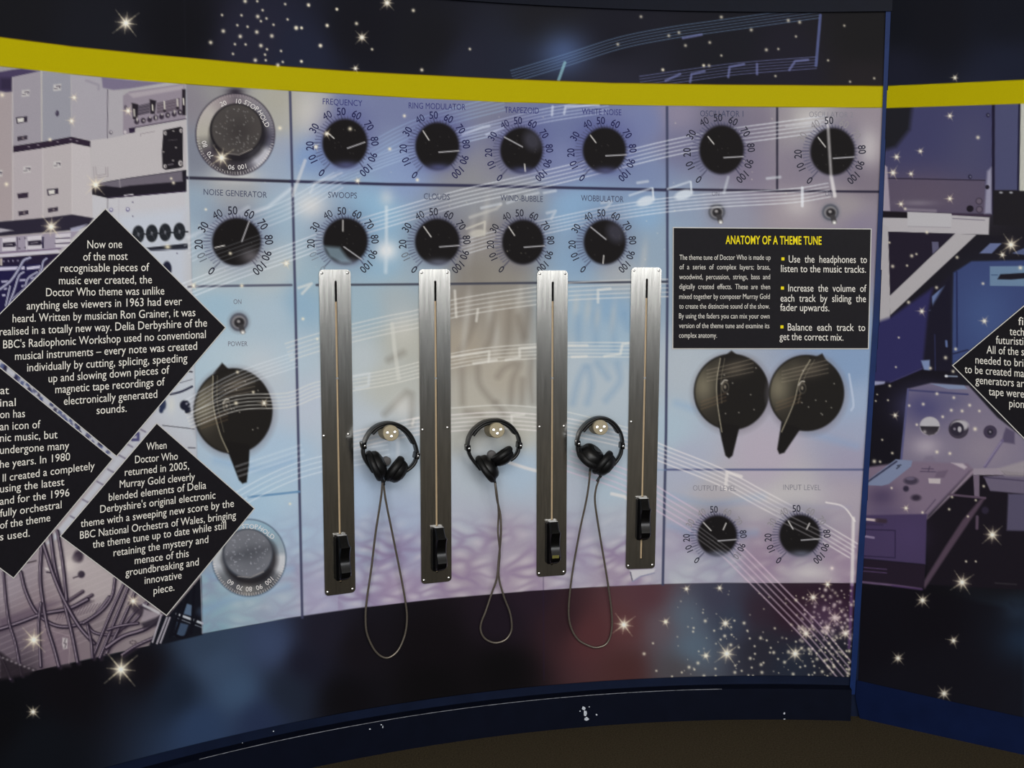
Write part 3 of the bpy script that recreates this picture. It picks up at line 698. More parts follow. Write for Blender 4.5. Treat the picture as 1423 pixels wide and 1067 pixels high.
# ---- musical staves and notes drifting across
def stave(path, sp, wd=1.4, col=(214, 224, 230), a_=0.45, n=5):
    P = np.array(curve(path, 5)); T = np.gradient(P, axis=0); T /= np.linalg.norm(T, axis=1)[:, None]
    N = np.stack([-T[:, 1], T[:, 0]], 1)
    for k in range(n):
        B.stroke(P + N * sp * (k - (n - 1) / 2), wd, col, min(1, a_ * 1.25) * (1 if k in (0, n - 1) else .85), 0.8)


stave([(712, 106), (785, 84), (860, 60), (930, 46), (1000, 36), (1137, 17)], 4.0, 1.1, (118, 150, 186), .42)
stave([(890, 114), (960, 104), (1030, 95), (1134, 87)], 4.0, 1.1, (112, 118, 165), .5)
B.stroke([(1140, 21), (1134, 91)], 4, (92, 102, 150), .75); B.stroke([(785, 87), (776, 112)], 4, (140, 186, 194), .7)
for p in ([(959, 114), (961, 103), (979, 99)], [(1012, 107), (1014, 93), (1034, 89)], [(1052, 103), (1052, 89)], [(1097, 97), (1105, 85), (1123, 83)], [(949, 53), (975, 48)], [(925, 112), (945, 103)]): B.stroke(p, 3.2, (116, 122, 172), .65, 1)
PALE = (226, 230, 232)
stave([(470, 236), (520, 206), (575, 178), (640, 158), (700, 143)], 5, 1.6, (160, 190, 216), .35)
stave([(630, 193), (690, 177), (760, 160), (845, 147)], 4.6, 1.6, (196, 206, 224), .45)
for p in ([(643, 187), (670, 177), (680, 175)], [(767, 160), (768, 148)], [(784, 158), (786, 148), (832, 146)], [(676, 187), (700, 177)]): B.stroke(p, 3.2, (206, 212, 224), .65, 1)
stave([(430, 265), (490, 239), (560, 213), (640, 190), (700, 178)], 4.2, 1.4, (180, 202, 222), .38)
B.stroke([(407, 271), (424, 223)], 4.5, (212, 212, 210), .6, 1.2); B.stroke([(431, 268), (437, 255), (475, 240)], 3, (206, 212, 216), .55, 1)
stave([(258, 404), (330, 376), (400, 352), (480, 322), (562, 297), (640, 275), (720, 257), (800, 238), (884, 217), (930, 206), (1000, 192), (1080, 181), (1148, 172)], 5.4, 1.7, PALE, .5)
stave([(262, 352), (330, 318), (405, 288), (470, 250)], 6, 2.2, PALE, .26)
stave([(640, 345), (700, 328), (790, 308), (850, 296), (925, 285), (1000, 278), (1100, 272), (1152, 264)], 4.8, 1.6, PALE, .48)
B.stroke([(262, 330), (300, 312), (345, 288)], 5, PALE, .4, 2); B.stroke([(320, 305), (372, 288), (405, 262)], 5, PALE, .45, 2)
for x, y in ((897, 279.5), (950, 270.5)):
    B.ell(x, y, 13, 6.5, (206, 214, 220), .85, 1.5, -18); B.stroke([(x + 11, y - 2), (x + 10, y - 18)], 2.6, (206, 214, 220), .85); B.stroke([(x - 22, y - 8), (x + 8, y - 18)], 3, (206, 214, 220), .6, 1)
B.ell(664, 324, 12, 5, (196, 192, 178), .85, 1.4, -8); B.stroke([(648, 318), (674, 308), (673, 326)], 3, (196, 192, 178), .85); B.stroke([(653, 302), (690, 290), (696, 284)], 4, (196, 194, 186), .6, 1.4)
for p in ([(669, 289), (696, 283)], [(705, 282), (720, 277)], [(730, 272), (748, 268)], [(756, 268), (772, 265)], [(836, 282), (850, 280), (842, 290)], [(760, 296), (772, 293), (766, 304)], [(1006, 268), (1012, 246)], [(1066, 248), (1084, 246)], [(886, 254), (900, 252)]): B.stroke(p, 3.6, (204, 210, 214), .6, 1.2)
B.stroke([(1115, 261), (1115, 286)], 4, PALE, .7); B.stroke([(1150, 166), (1155, 245), (1160, 272)], 5, (212, 208, 206), .75, 1.4)
stave([(400, 489), (441, 476), (489, 463), (540, 451), (580, 443), (625, 430), (680, 420), (745, 411), (790, 405), (875, 401), (928, 400)], 6.0, 1.7, (216, 214, 206), .5)
stave([(262, 585), (330, 560), (400, 556), (441, 541), (489, 533), (540, 524), (580, 514), (625, 502), (680, 493), (745, 488), (790, 486), (875, 486)], 5.0, 1.6, (220, 218, 208), .5)
B.stroke([(545, 450), (548, 482), (554, 526)], 5.5, (206, 206, 196), .6, 1.2); B.stroke([(553, 610), (553, 642)], 5, (212, 216, 218), .45, 1.4); B.stroke([(489, 523), (513, 519), (512, 536), (495, 540)], 4, (208, 214, 216), .5, 1.2)
for p in ([(627, 496), (680, 488), (679, 502)], [(658, 505), (690, 500)], [(703, 500), (722, 497), (722, 484), (745, 482)], [(790, 480), (816, 480)], [(795, 496), (815, 495)], [(840, 495), (862, 492), (865, 478), (875, 477)], [(632, 404), (634, 440)], [(664, 430), (662, 446)], [(831, 420), (831, 403), (848, 401)], [(711, 590), (711, 577), (728, 576)], [(573, 590), (575, 582), (592, 578)], [(415, 400), (433, 394), (420, 408)]):
    B.stroke(p, 3.6, (222, 220, 210), .6, 1.1)
B.stroke(curve([(626, 567), (690, 563), (745, 566), (800, 575), (875, 595)]), 1.8, (216, 216, 208), .6)
stave([(489, 612), (570, 594), (625, 588), (690, 584), (745, 587), (790, 593), (875, 612), (925, 632), (1000, 662), (1060, 694), (1120, 726), (1186, 765)], 5.6, 1.9, (226, 220, 216), .55)
stave([(790, 640), (870, 668), (925, 700), (985, 737), (1020, 768), (1080, 828), (1130, 880), (1178, 936)], 7.2, 2.0, (214, 190, 204), .5)
stave([(262, 565), (330, 528), (410, 500)], 5, 1.5, PALE, .35); stave([(300, 712), (380, 668), (445, 645), (540, 628)], 7, 1.8, PALE, .4, 4); stave([(330, 655), (420, 625)], 7, 3, PALE, .2, 3)
for p in ([(1010, 660), (1008, 680)], [(1010, 656), (1030, 662)], [(1186, 720), (1184, 812)], [(700, 640), (730, 650), (745, 654)], [(850, 686), (868, 690), (880, 700)]): B.stroke(p, 4.5, (224, 218, 212), .75, 1.2)
B.stroke(curve([(1148, 698), (1172, 704), (1188, 724)]), 2.4, (226, 220, 214), .8); B.stroke([(1184, 812), (1180, 900)], 4, (110, 74, 130), .6, 1.5)
B.stroke(curve([(1180, 520), (1186, 560), (1183, 570)]), 3, (190, 200, 214), .6); B.glow(537, 348, 15, 13, (230, 230, 226), .95); B.stroke([(537, 288), (537, 348)], 4.5, (214, 222, 224), .6, 1.5); B.stroke([(537, 348), (536, 378)], 5, (214, 222, 224), .5, 2)
B.stroke([(995, 700), (1180, 705)], 5, (150, 150, 180), .2, 3)
# ---- dials
DIALS = [  # caption, its centre and length, tone; knob centre and radii; pointer marks; ring centre shift
    ('FREQUENCY', (476, 142), 55, 1, 479.3, 199.0, 31.4, 33.7, [(483, 206, 507, 197.5), (455, 184, 464, 192)]),
    ('RING MODULATOR', (607.4, 147.5), 79, 1, 607.6, 203.0, 30.5, 32.9, [(610, 211.5, 637.5, 209.5), (588, 182, 596, 194.5)]),
    ('TRAPEZOID', (725, 153), 48, 1, 724.6, 208.6, 29.5, 31.5, [(701, 190.5, 726, 204), (729, 228, 730, 238)]),
    ('WHITE NOISE', (836, 155.3), 55, 1, 839.8, 208.6, 30, 31.5, [(842, 216.5, 870, 215), (820.5, 188, 828, 198)]),
    ('SWOOPS', (476, 271), 40, 0, 480, 334.9, 31, 32, [(478, 343, 502, 360), (476.5, 306, 476.5, 321)]),
    ('CLOUDS', (607, 273), 36, 0, 607.6, 335.7, 31, 31.8, [(611, 343, 638, 341), (589, 315, 599, 329)]),
    ('WIND-BUBBLE', (725, 275.5), 59, 0, 726.8, 336.3, 29.2, 31, [(728.5, 343.5, 756.5, 341.5), (707, 315, 715, 327)]),
    ('WOBBULATOR', (837, 275.8), 59, 0, 840.4, 336.3, 29.3, 31, [(821, 315.5, 842, 332.5), (839, 355, 838, 366)]),
    ('NOISE GENERATOR', (327, 268.5), 88, 0, 328.8, 335.9, 34, 33.2, [(336, 335.5, 346.5, 307), (299, 344, 312, 341)]),
    ('OSCILLATOR 1', (1003, 157.7), 60, 0, 1002.8, 208, 31, 34, [(1006, 219, 1033, 217.5), (984, 190, 992, 200)]),
    ('OSCILLATOR 2', (1155, 158.7), 61, 2, 1157, 210.5, 31, 33, [(1158, 220, 1187, 218), (1137, 191, 1147, 204)]),
    ('OUTPUT LEVEL', (993, 677.8), 60, 2, 996.6, 744, 27.5, 28, [(998, 751.5, 1023, 749.5), (977.5, 726, 988, 737), (1005, 736, 1009, 727)]),
    ('INPUT LEVEL', (1114.5, 676.8), 52, 2, 1111.5, 743.5, 28.5, 28.5, [(1113.5, 750.5, 1140, 748.5), (1095.5, 724, 1102, 735), (1121, 735, 1125, 727)])]
RINGA = [-143, -115, -92, -60, -28, -2, 26, 55, 84, 112, 137]
for k, (cap_t, cpos, cw, tone, cx, cy, rx, ry, marks) in enumerate(DIALS):
    ox = cx - 3.5 * rx / 31
    hal = (58, 58, 122) if tone == 1 else (84, 84, 110)
    B.glow(cx - 1, cy - 6, rx * 1.12, ry * 1.12, hal, 0.75)
    for q in range(41):
        a_ = math.radians(-143 + 280 * q / 40)
        r0, r1 = (1.02, 1.22) if q % 4 else (1.02, 1.27)
        if q in (0, 40): r1 = 1.42
        B.stroke([(ox + 1.5 + rx * r0 * math.sin(a_), cy + 1 - ry * r0 * math.cos(a_)), (ox + rx * r1 * math.sin(a_), cy + 1.5 - ry * r1 * .97 * math.cos(a_))], 1.3 if q % 4 == 0 else 1.0, (52, 52, 76) if q % 4 == 0 else (72, 74, 100), 0.85, 0.6)
    B.ell(cx, cy, rx + .6, ry + .6, (34, 32, 42), 0.75, 2.2); B.ell(cx, cy, rx - 1, ry - 1, (25, 23, 23), 0.97, 1.6)
    if tone == 1 or k in (4, 5, 11, 12): B.glow(cx + 2, cy + ry * .9, rx * .55, ry * .16, (84, 88, 130) if tone == 1 else (104, 108, 124), 0.75)
    if k in (4,): B.poly([(cx - 30, cy + 7), (cx - 8, cy + 9), (cx + 8, cy + 30), (cx - 6, cy + 30), (cx - 22, cy + 22)], (128, 150, 162), 0.75, 3)
    if k in (2, 7): B.ell(cx + 15, cy - 13, 11, 14, (84, 84, 100), 0.5, 5, -30)
    if k == 8: B.glow(cx + 20, cy + 20, 14, 10, (112, 108, 112), 0.7)
    for q in range(7): B.ell(cx + rc.uniform(-.7, .7) * rx, cy + rc.uniform(-.7, .7) * ry, 0.6, 0.6, (96, 92, 88), 0.5)
    for q, (x0, y0, x1, y1) in enumerate(marks): B.stroke([(x0, y0), (x1, y1)], 1.5 if q else 1.7, (176, 174, 176) if q == 0 else (216, 212, 206), 0.92, 0.6)

B.stroke([(1150, 166), (1155, 245), (1160, 272)], 4, (212, 208, 206), .6, 1.4); B.stroke([(1092, 176), (1140, 170)], 2, PALE, .3)
for q in range(4): B.stroke([(965, 727 + q * 6), (1024, 770 + q * 6)], 1.6, (196, 192, 194), .3, .8)
for q in range(3): B.stroke([(1080, 708 + q * 7), (1140, 738 + q * 7)], 1.6, (206, 200, 202), .35, .8)
for q in range(4): B.stroke([(300, 366 - q * 6), (362, 344 - q * 6)], 1.2, (206, 212, 216), .22, .8)
# band of colour laid over everything
B.C += (np.array([168, 156, 2.0]) - B.C) * m_band[..., None]
m_line = np.exp(-((by - eb1) / 1.0) ** 2) * 0.35
B.C += (np.array([62, 30, 14.0]) - B.C) * m_line[..., None]

# ---- torn corner of the print under the right-hand fader
B.poly([(875, 792), (911, 790), (908, 797), (893, 800), (879, 808), (876, 802)], (196, 194, 196), 0.95, 0.9); B.stroke([(879, 808), (890, 801), (909, 796)], 1.6, (120, 122, 150), 0.8); B.stroke([(876, 795), (878.5, 806)], 1.6, (70, 66, 84), 0.9)

# ---- stars
z1 = [(920,128),(995,63),(1082,42),(1062,68),(1075,87),(1020,110),(1058,132),(1127,102),(1175,17),(1220,115),(1242,115),(1185,80),(990,150),(968,182),(1012,183),(1075,188),(1100,203),(1158,210),(1052,248),(1095,248),(1243,253),(1320,188),(1388,38),(1348,105),(868,175),(1272,22),(1060,5),(1010,5),(915,62),(1098,76),(1120,148),(1092,225),(960,222),(1145,268),(1165,255),(978,104)]
for i, (x, y) in enumerate(z1): B.star(x / 2.965, y / 2.965, 1.9 if i % 3 else 2.9)
for i, (x, y) in enumerate([(85,20),(202,38),(35,115),(57,115),(162,105),(135,188),(283,97),(347,203),(517,43),(750,202),(552,288),(55,253)]): B.star(400 + x / 2.965, y / 2.965, 2.0 if i % 2 else 2.6)
for x, y in [(752,292),(1088,235),(1155,215),(1198,300),(1048,460),(1318,432),(1353,432),(905,110),(1358,280)]: B.star(700 + x / 4.743, y / 4.743, 2.4, .75)
for i, (x, y) in enumerate([(360,60),(465,105),(635,78),(595,72),(518,175),(560,172),(360,195),(298,230),(155,245),(735,212),(550,267),(812,287),(897,275),(622,128),(792,90)]): B.star(860 + x / 2.5276, y / 2.5276, 2.6 if i < 5 else 1.9, .8)
for x, y, r in ((175, 32, 10), (503, 52, 5.5), (538, 4, 6), (494, 95, 3.5), (308, 219, 9), (389, 178, 3), (454, 186, 4), (486.5, 179, 3), (439, 204, 3.2), (541.6, 207, 2.5), (562, 161, 2.5), (497, 251, 3.5), (580, 250, 2.6), (286, 291, 2), (320, 352, 2.5), (398, 366, 4.5), (336, 397, 3), (269, 397, 3.5),
                (168, 930, 13), (46, 989, 5.5), (47, 889, 10), (185, 835, 6), (71, 315, 9), (133, 257, 8), (103, 135.5, 3.5), (99.5, 168, 4), (3, 132, 3), (69.5, 194, 2.6), (241, 254, 2.5), (238, 248, 2), (178, 154, 4.5), (9, 256, 3),
                (867, 868, 8.5), (1010, 908, 9), (1105, 908, 7.5), (1008, 866, 5.5), (1175, 880, 6), (1120, 880, 6), (1160, 858, 6.5), (1150, 872, 5), (925, 864, 4), (981, 911, 4.5), (1130, 830, 5.5), (1150, 812, 4.5), (1000, 817, 3.5), (954, 818, 3.5), (403, 700, 2), (421, 443, 2.4), (441, 471, 2), (330, 517, 2.4), (328, 560, 3), (367, 560, 4), (352, 545, 2.2)): B.star(x, y, r)
for i, (x, y) in enumerate([(67,215),(122,150),(143,320),(200,15),(373,55),(370,78),(445,12),(500,72),(543,60),(565,105),(540,127),(608,97),(603,160),(625,10),(605,50),(685,25),(652,175),(705,72),(400,272),(445,228),(378,312),(345,298),(300,330),(240,355),(437,352),(508,307),(510,352),(628,330),(670,320),(630,288),(723,243),(750,168),(720,120),(787,118),(825,132),(850,178),(868,207),(845,207),(752,215),(790,282),(805,270),(732,300),(795,330),(740,350),(712,348),(1085,185),(1087,215),(1132,212),(1040,180),(1005,140),(895,247),(935,267),(1032,297),(1062,290),(988,340),(1085,345),(1120,332),(1168,325),(1200,352),(1118,290),(1182,257),(1225,248),(1237,282),(1240,295),(1265,260),(1318,198),(1335,198),(1320,235),(1318,310),(1333,312),(1325,352),(1247,130),(1210,150),(1285,20),(1190,178),(1170,75),(1130,130),(1105,40)]): B.star(880 + x / 4.447, 860 + y / 4.447, 1.7 if i % 3 else 2.5, .9)
for k in range(150):
    t = rc.uniform() ** .6; x = 1075 + 108 * t; y = rc.uniform(818, 938)
    if y < 812 + (1 - t) * 20: continue
    B.star(x, y, rc.choice([0.9, 1.1, 1.4, 1.9, 2.6]), rc.uniform(.4, .9))
for k in range(70):
    t = rc.normal(); B.star(1150 + 20 * t, 850 + 26 * rc.normal() * .8 + 12, rc.choice([1.5, 2.2, 3.0]), rc.uniform(.4, .9), (240, 226, 216))
for k in range(40): B.star(rc.uniform(930, 1075), rc.uniform(815, 938), rc.choice([0.8, 1.0, 1.4]), rc.uniform(.4, .8))
B.glow(1148, 858, 34, 26, (128, 92, 128), .35)
for k in range(60): B.star(rc.uniform(262, 1200), rc.uniform(160, 380), 1.1, rc.uniform(.15, .5))


# ------------------------------------------------------------------ artwork of the flat wall on the right
ext = np.arange(-0.012, 0.46, STEP)
ext = np.concatenate([ext, np.arange(0.48, 1.5, 0.02)])
hr = np.arange(H_TRIM + 0.10, H_M - 0.12, -STEP)
EE, HR = np.meshgrid(ext, hr)
right = Sheet(np.stack([RC[0] + RS[0] * EE + RN[0] * 0.004, RC[1] + RS[1] * EE + RN[1] * 0.004, HR + EYE], -1))
R = right
qx, qy = R.X, R.Y
RB1 = [(1180, 121.5), (1231, 119.5), (1320, 115.5), (1423, 110.7), (1900, 88)]
RB2 = [(1180, 152.5), (1231, 150.2), (1320, 147.4), (1423, 144), (1900, 128)]
RM = [(1180, 945), (1204, 950), (1310, 972), (1423, 997), (1900, 1100)]
RL = [(1180, 806), (1198, 808), (1282, 818), (1330, 822), (1423, 840), (1900, 900)]
e1, e2 = edge(RB1, qx), edge(RB2, qx)
mt = 1 - step(e1, qy); mb = step(e1, qy) * (1 - step(e2, qy)); mm_ = step(e2, qy)
R.field([(1240, 30, 18, 20, 28), (1300, 30, 20, 21, 29), (1400, 20, 20, 22, 32), (1240, 105, 26, 28, 44), (1400, 100, 26, 30, 48), (1600, 60, 22, 24, 36)], mt)
R.field([(1240, 400, 30, 26, 40), (1400, 320, 30, 28, 34), (1300, 600, 28, 26, 34), (1400, 800, 20, 18, 22), (1300, 860, 17, 15, 20), (1220, 900, 18, 17, 24), (1330, 930, 24, 25, 34), (1410, 850, 26, 34, 46), (1410, 900, 28, 40, 58), (1370, 960, 26, 30, 42),
         (1240, 950, 24, 27, 38), (1420, 980, 28, 36, 52), (1600, 600, 40, 40, 60), (1600, 900, 26, 34, 50)], mm_, 50)
R.poly([(1200, 130), (1379, 130), (1378, 297), (1200, 292)], (64, 64, 98)); R.glow(1290, 270, 90, 36, (96, 84, 100), .9); R.glow(1350, 210, 40, 70, (78, 78, 104), .6)
R.poly([(1200, 130), (1270, 130), (1264, 180), (1245, 204), (1232, 208), (1200, 210)], (30, 30, 34), .95, 4)
R.poly([(1200, 247), (1369, 250), (1369, 297), (1200, 292)], (92, 82, 98), .75, 1.5); R.stroke([(1200, 247), (1369, 250.5)], 1.3, (40, 34, 50))
R.poly([(1228, 228), (1233, 232), (1237, 293), (1226, 293)], (160, 150, 162), .95, 1); R.poly([(1372, 238), (1378, 232), (1378, 297), (1368, 297)], (152, 150, 168), .9, 2)
R.stroke([(1258, 291), (1300, 293)], 3, (150, 142, 152), .7, 2); R.glow(1275, 282, 24, 4, (128, 120, 132), .7)
R.ell(1348, 290, 5, 4.6, (30, 26, 34)); R.ell(1372, 260, 2.8, 3, (34, 30, 40))
for x, y in ((1360.5, 279.5), (1361, 291)): R.ell(x, y, 5, 5, (64, 56, 70), .9); R.ell(x, y, 3.4, 3.4, (104, 94, 108), .9)
for x, y in ((1373, 160), (1348, 245.5)): R.ell(x, y, 2.6, 3, (36, 34, 56)); R.ell(x + .5, y, 1, 1.2, (120, 120, 140))
R.stroke([(1380, 130), (1380.5, 297)], 3.4, (30, 26, 46)); R.poly([(1382.5, 130), (1416, 130), (1414, 264), (1382.5, 264)], (74, 76, 106), 1, 1); R.stroke([(1416.5, 130), (1414.5, 266)], 2.4, (34, 32, 56)); R.poly([(1418.5, 130), (1600, 120), (1600, 270), (1416.5, 267)], (182, 182, 172))
R.poly([(1380, 264.5), (1600, 268), (1600, 330), (1380, 312)], (32, 30, 34))
for x in (1391, 1405): R.ell(x, 267.5, 2.4, 1.4, (150, 150, 154))
R.poly([(1215, 293), (1262, 295), (1262, 303), (1215, 302)], (30, 26, 32)); R.stroke([(1322, 297.5), (1376, 299.5)], 2, (60, 46, 66))
WH = (172, 168, 169)
R.poly([(1210, 302), (1261, 303), (1261, 294.5), (1322, 297), (1323, 299), (1375, 302), (1374, 326), (1327, 325), (1210, 321)], (176, 172, 174)); R.poly([(1261, 294.5), (1322, 297), (1322, 316), (1261, 314.5)], (182, 180, 182), .9)
R.stroke([(1262, 314.5), (1321, 316)], 1, (140, 134, 142), .7); R.stroke([(1324, 303.5), (1368, 306)], 1, (90, 84, 100), .8)
R.poly([(1205, 302), (1234.5, 315), (1237, 412), (1237, 437), (1236.5, 446), (1232, 450), (1205, 452)], WH); R.poly([(1327, 324.5), (1357, 326), (1237, 438.5), (1236, 411)], WH)
R.poly([(1234.5, 322), (1327, 324.5), (1237, 410.5)], (36, 31, 44)); R.poly([(1295, 336), (1304, 336), (1304.5, 345), (1296, 353)], (92, 90, 114))
R.poly([(1357, 327), (1600, 332), (1600, 362), (1340, 360), (1325, 379), (1240, 441), (1237, 438.5)], (29, 27, 34), 1, 1.2)
R.poly([(1361, 352), (1376, 338), (1392, 338), (1378, 352)], (100, 110, 146)); R.poly([(1406, 352), (1430, 342), (1450, 344), (1440, 356)], (86, 96, 132), .9)
R.poly([(1325, 379), (1350, 363), (1600, 358), (1600, 430), (1423, 425), (1323, 508)], (58, 70, 112), 1, 1.5); R.glow(1370, 440, 40, 50, (72, 92, 136), .6)
R.poly([(1375.5, 370), (1600, 368), (1600, 400), (1375.5, 397)], (104, 128, 154)); R.poly([(1390, 381), (1460, 377), (1460, 384), (1405, 388.5), (1386, 388)], (30, 28, 36)); R.stroke([(1378, 382), (1386, 382)], 1.4, (64, 84, 116))
R.stroke([(1329.5, 378), (1330, 482)], 2.2, (38, 42, 78)); R.stroke([(1323, 492), (1345, 486)], 2, (38, 42, 70))
R.poly([(1295, 412), (1313.5, 396), (1313.5, 410), (1296, 428)], (100, 116, 156)); R.poly([(1290, 432), (1305, 422), (1303, 432)], (116, 128, 166))
R.poly([(1237, 441), (1296, 400), (1290, 432), (1282, 512), (1240, 531), (1200, 531), (1205, 452)], (48, 46, 88), 1, 3)
R.poly([(1292, 430), (1320, 384), (1323, 520), (1295, 530), (1284, 515)], (29, 27, 40), 1, 2); R.stroke([(1315, 474), (1315.5, 481)], 3, (92, 108, 150)); R.stroke([(1299, 465), (1300, 530)], 1.6, (44, 46, 76))
R.poly([(1280, 501), (1292, 500), (1292, 516), (1284, 514)], (120, 136, 172), 1, 1.2); R.poly([(1200, 529), (1230, 530), (1227, 540), (1200, 538)], (150, 152, 180), 1, 1)
R.stroke([(1237, 531), (1281, 512)], 1.6, (70, 66, 110), .8); R.poly([(1200, 538), (1237, 532), (1282, 514), (1322, 516), (1322, 532), (1293, 533), (1265, 540), (1258, 650), (1200, 650)], (24, 22, 29), 1, 1.2)
R.poly([(1262, 540), (1294, 532), (1346, 536), (1386, 580), (1440, 622), (1440, 664), (1400, 654), (1350, 652), (1252, 642)], (122, 114, 132), 1, 1.2)
R.glow(1285, 565, 36, 26, (74, 72, 112), .9); R.glow(1320, 555, 30, 14, (92, 90, 120), .6); R.glow(1370, 625, 40, 30, (142, 132, 142), .7)
R.stroke([(1262, 541), (1252, 642)], 3, (86, 86, 124)); R.stroke([(1264, 542), (1345, 548)], 2.4, (66, 66, 104)); R.poly([(1293, 533), (1340, 535.5), (1344, 540.5), (1318, 540.5)], (124, 136, 164))
R.stroke([(1315, 522.5), (1330, 523)], 1.8, (130, 140, 160)); R.ell(1315, 522.5, 2.2, 1.8, (210, 210, 214))
R.ell(1292, 592, 14.4, 13.4, (150, 142, 150), .8); R.ell(1292, 592, 13.6, 12.6, (178, 175, 178)); R.poly([(1278.5, 592), (1305.5, 592.5), (1303, 599), (1298, 603.5), (1291, 605), (1284, 602), (1280, 597)], (46, 42, 48), 1, 1); R.glow(1285, 600, 2.4, 2.4, (190, 184, 180), .8)
R.ell(1332, 596, 14, 13.4, (62, 56, 68)); R.ell(1334, 591, 12, 7.5, (180, 176, 178), .95, 1.4); R.ell(1330, 596, 9.6, 9.4, (46, 42, 54), 1, 1); R.ell(1333.5, 596.5, 2.6, 4, (190, 186, 188), .9); R.ell(1326.5, 596, 1.8, 1.8, (130, 124, 134))
R.ell(1376, 600, 9.4, 9.2, (64, 56, 74)); R.ell(1376, 600, 4.4, 4.4, (46, 42, 54)); R.ell(1376, 600, 1.3, 1.3, (140, 134, 144))
R.glow(1287, 620, 20, 14, (168, 158, 168), .9); R.poly([(1281, 643), (1286, 634), (1296, 633), (1302, 643)], (120, 110, 128), .7, 2)
R.poly([(1395, 602), (1398, 594), (1410, 600), (1410, 617), (1392, 614)], (84, 76, 98), 1, 1.4); R.stroke([(1393, 612), (1369, 648)], 4.2, (104, 94, 124)); R.stroke([(1391, 614), (1368, 647)], 1.4, (150, 140, 160), .8)
R.poly([(1200, 650), (1262, 641), (1345, 644), (1352, 652), (1290, 716), (1288, 722), (1195, 722)], (122, 107, 124), 1, 2); R.glow(1225, 690, 24, 18, (74, 62, 90), .8); R.glow(1230, 712, 30, 10, (86, 74, 104), .6)
R.poly([(1290, 664.5), (1307, 665), (1306.5, 672), (1291, 671.5)], (186, 176, 176)); R.poly([(1322, 643), (1338, 644), (1344, 649), (1340, 652)], (186, 176, 180), .9, 1.4)
for x0, x1, y in ((1279, 1300, 655), (1281, 1297, 651)): R.stroke([(x0, y), (x1, y + .6)], 1.4, (74, 62, 84), .8)
R.stroke([(1292, 648), (1290, 655)], 1, (70, 60, 80)); R.poly([(1302, 655), (1318, 653), (1312, 664), (1299, 663)], (102, 88, 106), .8, 1)
R.poly([(1205, 668), (1245, 638), (1268, 640), (1266, 648), (1235, 672.5), (1225, 675), (1205, 674)], (122, 132, 158)); R.stroke([(1205, 670), (1246, 641)], 2.2, (48, 48, 70)); R.stroke([(1246, 651), (1250, 648), (1247, 647), (1252, 646)], 1.3, (40, 40, 54))
R.ell(1266, 668, 10, 5.4, (66, 58, 74), 1, 1.4); R.ell(1265, 665, 6, 2.4, (104, 94, 114), .9); R.ell(1259, 679, 4, 4, (48, 42, 58), 1, 1.4); R.ell(1273, 691.5, 6.6, 4.2, (52, 44, 58), 1, 1.8)
R.poly([(1352, 652), (1357, 655), (1297, 720), (1287, 722)], (142, 126, 140), .95, 1); R.stroke([(1300, 694), (1285, 712)], 1.4, (84, 72, 92)); R.stroke([(1347, 654), (1288, 716)], 1.2, (92, 78, 98), .7)
R.poly([(1356, 655), (1600, 660), (1600, 830), (1288, 812), (1288, 722)], (27, 23, 30), 1, 1.4)
R.poly([(1353, 651), (1388, 650.5), (1397, 660), (1352, 660)], (146, 136, 146)); R.poly([(1352.5, 660), (1361, 660), (1361, 690), (1354, 690)], (112, 99, 114)); R.poly([(1367, 662), (1395, 660), (1600, 668), (1600, 690), (1423, 686), (1376, 682)], (102, 94, 112), 1, 1)
R.poly([(1386, 651), (1424, 640), (1600, 644), (1600, 668), (1397, 661)], (150, 142, 146), .9, 2); R.stroke([(1367, 663), (1423, 668)], 1.6, (70, 62, 84)); R.poly([(1401, 686), (1600, 688), (1600, 742), (1399, 737)], (82, 77, 98), 1, 1.5)
R.stroke([(1319, 687), (1369, 692)], 3, (88, 73, 88)); R.poly([(1362, 694), (1370, 691), (1345, 728), (1318, 768), (1285, 818), (1281, 812), (1312, 762), (1338, 722)], (86, 70, 84), .9, 1.6)
R.stroke([(1358, 718), (1357.5, 734)], 4, (92, 76, 92), .9, 1); R.ell(1369, 709, 5, 5, (46, 40, 56), .9, 1.4)
R.poly([(1190, 716), (1288, 714), (1286, 784), (1190, 775)], (70, 58, 90), 1, 1.2); R.glow(1262, 745, 24, 22, (76, 62, 98), .5)
R.stroke([(1200, 735.5), (1244, 737), (1244, 775), (1195, 772)], 1.4, (44, 36, 62)); R.stroke([(1200, 721), (1219, 723)], 3.4, (196, 178, 176)); R.stroke([(1219, 723), (1230, 724)], 6, (58, 46, 56), .9, 1.4); R.stroke([(1198, 744.5), (1214, 747)], 3, (136, 122, 150)); R.stroke([(1204, 728), (1226, 729)], 3, (50, 42, 66), .6, 1.4)
R.poly([(1190, 776), (1286, 785), (1284, 818), (1190, 808)], (37, 29, 41), 1, 1); R.stroke([(1196, 788), (1232, 791)], 1.2, (84, 66, 100)); R.stroke([(1196, 793), (1232, 796)], 1.2, (84, 66, 100)); R.stroke([(1195, 808.5), (1240, 813), (1280, 818.5)], 3, (104, 84, 112), .95, .9); R.stroke([(1240, 814), (1282, 819)], 2, (72, 50, 92), .8)
R.poly([(1190, 812), (1284, 821), (1405, 846), (1404, 838), (1423, 840), (1423, 1000), (1190, 960)], (18, 16, 22), .7, 4); R.glow(1415, 850, 22, 16, (38, 50, 66), .7); R.glow(1420, 890, 30, 26, (34, 52, 74), .6)
R.stroke([(1383, 810), (1412, 812)], 1.6, (60, 56, 60), .7, 1)
